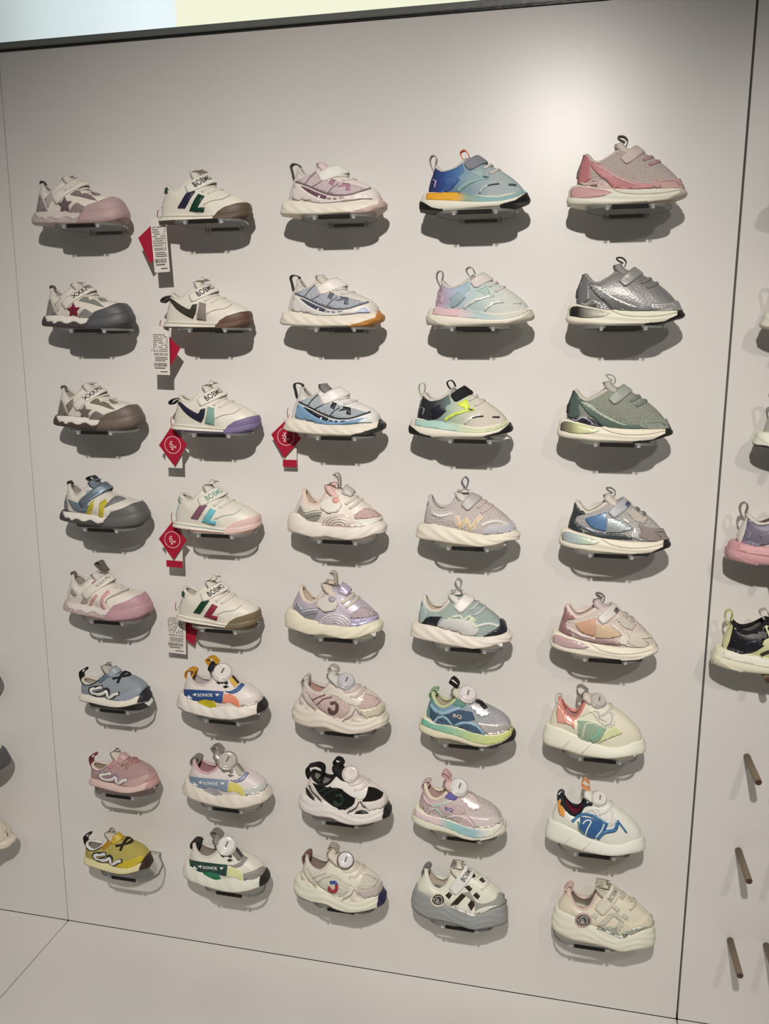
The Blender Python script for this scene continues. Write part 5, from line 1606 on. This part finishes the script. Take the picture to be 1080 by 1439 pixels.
def diamond_me(dw, dh, t=.0008):
    V = []
    for y in (-t / 2, t / 2):
        V += [(0, y, 0), (dw / 2, y, -dh * .46), (0, y, -dh), (-dw / 2, y, -dh * .46)]
    return mesh_from('diamond_card', V, [(0, 3, 2, 1), (4, 5, 6, 7), (0, 1, 5, 4), (1, 2, 6, 5), (2, 3, 7, 6), (3, 0, 4, 7)], smooth=False)


def emblem_me(r, cz, y):
    V, F = [], []
    n = 36
    for i in range(n):
        a = 2 * math.pi * i / n
        for k in (r, r * .93):
            V.append((k * math.cos(a), y, cz + k * math.sin(a)))
    for i in range(n):
        j = (i + 1) % n
        F.append((i * 2, j * 2, j * 2 + 1, i * 2 + 1))
    for p in ([(-.30, .42), (-.16, .20), (-.05, .46)], [(-.42, .10), (-.05, .08), (.02, -.14)], [(-.36, -.12), (-.12, -.28), (.05, -.40)], [(.05, -.10), (.28, -.34), (.40, -.12)], [(-.20, -.44), (.02, -.56)]):
        for poly in stroke_polys([(x * r, cz + z * r) for x, z in p], r * .13):
            m = len(V)
            V += [(x, y, z) for x, z in poly]
            F.append((m, m + 1, m + 2, m + 3))
    return mesh_from('emblem', V, F, smooth=False)


def hang_tag(x, z, y, front, label, ddx=0, drot=0, crot=0, zc=0, wc=.030, hc=.088, red_band=True, cdx=0):
    """a red diamond card and a white price card on one string"""
    r = tag(empty('swing_tag', (x, y, z)), label, 'tag', 'swing tags on the sneaker heels')
    r.scale = (1.04,) * 3
    yd, yp = (-.003, .003) if front == 'red' else (.004, -.003)
    d = obj('diamond_card', diamond_me(.051, .065), RED, r, (ddx, yd, -.004))
    d.rotation_euler = (0, drot, 0)
    if front == 'red':
        obj('emblem', emblem_me(.0145, -.030, -.0012), PINKW, d)['label'] = 'round pale emblem'
    p = obj('price_card', card_me(wc, hc), CARD, r, (cdx, yp, -.002 + zc))
    p.rotation_euler = (0, crot, 0)
    if front == 'red':
        if red_band:
            obj('red_band', box_me('red_band', (-wc / 2, -.0006, -hc), (wc / 2, -.0003, -hc + .012)), RED, p)
    else:
        obj('printed_lines', print_lines(wc, hc, -.0007), INK, p)
    s = ribbon([(0, .012), (-.002, .004), (.001, -.010)], .0014, .0008, 'string')
    obj('string', s, mat('#8f3a40:f'), r)
    return r


hang_tag(.3035, 1.3715, -.046, 'card', 'white price card before a red diamond under the navy and green bar sneaker', ddx=-.008, drot=.20, crot=-.04, zc=.002, wc=.026, hc=.082)
hang_tag(.3006, 1.197, -.050, 'card', 'white price card before a red diamond under the olive and grey mark sneaker', ddx=.002, drot=-.06, crot=.03, zc=.004, wc=.030, hc=.076)
hang_tag(.3057, 1.0363, -.038, 'red', 'red diamond tag with a round emblem, hanging from the purple toe retro sneaker', ddx=0, drot=-.05, crot=.02, hc=.071, red_band=False)
hang_tag(.2990, .8696, -.040, 'red', 'red diamond tag over a red banded card under the mauve and turquoise bar sneaker', drot=.0, crot=.02, hc=.082)
hang_tag(.2890, .6996, -.022, 'card', 'upright white price card with barcode beside the heel of the green and red bar sneaker', ddx=.006, drot=-.35, crot=.03, zc=.0, wc=.036, hc=.078)
hang_tag(.5090, 1.053, -.020, 'red', 'red diamond tag half behind the heel of the sky blue strap runner', drot=.12, crot=.0, wc=.024, hc=.082)

# ---------------------------------------------------------------- right board: wooden pegs and more sneakers
PEGM = bpy.data.materials.new('peg_wood')
PEGM.use_nodes = True
_b = PEGM.node_tree.nodes['Principled BSDF']
_w = PEGM.node_tree.nodes.new('ShaderNodeTexNoise')
_w.inputs['Scale'].default_value = 60
_r = PEGM.node_tree.nodes.new('ShaderNodeValToRGB')
_r.color_ramp.elements[0].color = (.17, .125, .085, 1)
_r.color_ramp.elements[1].color = (.25, .19, .125, 1)
_t = PEGM.node_tree.nodes.new('ShaderNodeTexCoord')
_m = PEGM.node_tree.nodes.new('ShaderNodeMapping')
_m.inputs['Scale'].default_value = (1, .12, 1)
PEGM.node_tree.links.new(_t.outputs['Object'], _m.inputs[0])
PEGM.node_tree.links.new(_m.outputs[0], _w.inputs['Vector'])
PEGM.node_tree.links.new(_w.outputs[0], _r.inputs[0])
PEGM.node_tree.links.new(_r.outputs[0], _b.inputs['Base Color'])
_b.inputs['Roughness'].default_value = .55
PEGE = mat('#4a342c:l')
PEGME = lathe([(0, 0), (.0055, 0), (.0055, .083), (.0048, .0845)], 18, (0, 0, 0), (0, -1, 0), 'shaft')
PEGEND = lathe([(.0048, .0846), (.003, .0852), (0, .0852)], 18, (0, 0, 0), (0, -1, 0), 'end_grain')
PR = ['top', 'second', 'third', 'fourth', 'fifth', 'sixth', 'seventh', 'bottom']
PEGX = (1.2755, 1.3330)
for i, z in enumerate([1.346, 1.1805, 1.0125, .844, .677, .5105, .3415, .1715]):
    for k, px in enumerate(PEGX):
        side = ('left', 'right')[k]
        if i < 5:
            lab = f'wooden peg on the right board, {side} one of the pair holding the {PR[i]} sneaker there'
        else:
            lab = f'bare wooden peg on the right board, {side} one of the {("upper", "middle", "lowest")[i - 5]} empty pair'
        r = tag(empty('wooden_peg', (px, -.0003, z)), lab, 'peg', 'wooden pegs on the right board')
        obj('shaft', PEGME, PEGM, r)
        obj('end_grain', PEGEND, PEGE, r)['label'] = 'dark cut end'
RB = [
 (1.2335, 1.352, 'E', dict(EE, base='#8f7f7d:l', mesh='#8a7a78:k', zig='#6e5d5c:l', wing='#6e5d5c:l', wing2='#6e5d5c:l', low='#84706e:l', ins='#84706e:l', gum='#5b4a47:r', tab='#5b4a47:f', ton='#8a7a78:f', mid='#6f5d5b:r', out='#5b4a47:r'), 'mauve brown sneaker cut off by the photo edge at the top of the right board'),
 (1.2290, 1.1865, 'E', dict(EE, mesh='#c9c5bd:k', zig='#a9a59d:l', wing='#a9a59d:l', wing2='#a9a59d:l', low='#d6d1c8:l', ins='#d6d1c8:l', gum='#c9c2b3:r', tab='#a39d94:f', ton='#c9c5bd:f'), 'white chunky sneaker, second from the top of the right board'),
 (1.2330, 1.0185, 'E', dict(EE, mesh='#8f918a:k', zig='#55564f:l', wing='#55564f:l', wing2='#55564f:l', low='#9a9b92:l', ins='#9a9b92:l', gum='#33312b:r', tab='#8d8f86:f', ton='#a9a99f:f', out='#2f2d29:r', base='#a9aaa0:l'), 'grey sneaker with a cream sole, third from the top of the right board'),
 (1.2080, .8500, 'H', dict(HH, base='#d0c8c2:l', mid='#bd8f92:r', out='#a58486:r', lay='#c9989b:r', hp='#6f687b:l', bolt='#76707f:l', sw1='#dcd8dc:l', sp='#d0c8bd:l', sw2='#d6d0c8:l', hm='#8d8795:l', ds='#a9a099:l', strap='#cfc5bf:l', tip='#b58d90:r', tab='#8a8278:f', tab2='#8a8278:f', ton='#a9938c:f', lin='#7d655f:f'), 'white and purple sneaker on a pink sole on the right board'),
 (1.2000, .6830, 'H', dict(HH, base='#c6c79a:l', mid='#d6d3bd:r', out='#cfcab5:r', lay='#dcdac8:r', hp='#17141b:l', bolt='#1b1822:l', sw1='#2d2e22:l', sp='#c3c58a:l', sw2='#d8d8c0:l', hm='#1b1822:l', ds='#2a2a22:l', strap='#1c1a1c:f', tip='#c9c4b0:r', tab='#b9bd8a:f', tab2='#b3ad9f:f', ton='#17151a:f', lin='#6a655f:f', col='#17151a:f'), 'pale lime and black sneaker above the empty wooden pegs'),
]
for x, z, key, cols, label in RB:
    place_shoe(key, cols, (x, -.052, z + .0003), .172, 0, label, GRP, 1.15)

# ---------------------------------------------------------------- left board: three toes reach into the picture
LB = [
 (-.2480, 4, .525, 'A1', dict(A, bump='#4d413c:r', gray='#77726a:l', gray2='#807a72:l', star='#736d64:l', camo='#75735f:l', out='#4b413c:r', mid='#4d433e:r', tab='#6a645d:f'), 'dark brown toe of the upper sneaker at the left edge'),
 (-.2400, 4, .357, 'A1', dict(A, bump='#4a4a4c:r', gray='#6f6d6c:l', gray2='#7d7b78:l', star='#5f5c5b:l', camo='#6c6b66:l', out='#3e3b3a:r', mid='#403d3c:r', tab='#5b5856:f'), 'dark grey toe of the middle sneaker at the left edge'),
 (-.2400, 4, .188, 'I1', dict(base='#c3b9aa:l', mid='#cbc2b2:r', out='#b3aa9b:r', strap='#c3b9aa:l', heel='#b9af9f:l', wedge='#cbc2b2:l', w='#b9af9f:l', vc='#cfc7b8:l', mud='#bdb3a4:l', tab='#9a9184:f', ton='#c3b9aa:f'), 'beige toe of the lowest sneaker at the left edge'),
]
for x, yaw, z, key, cols, label in LB:
    place_shoe(key, cols, (x, YC, z + .0003), .170, 0, label, GRP, 1.2)
    make_shelf(x + .083, z, 'clear acrylic wall shelf under the ' + label.split(' of ')[0] + ' at the left edge')
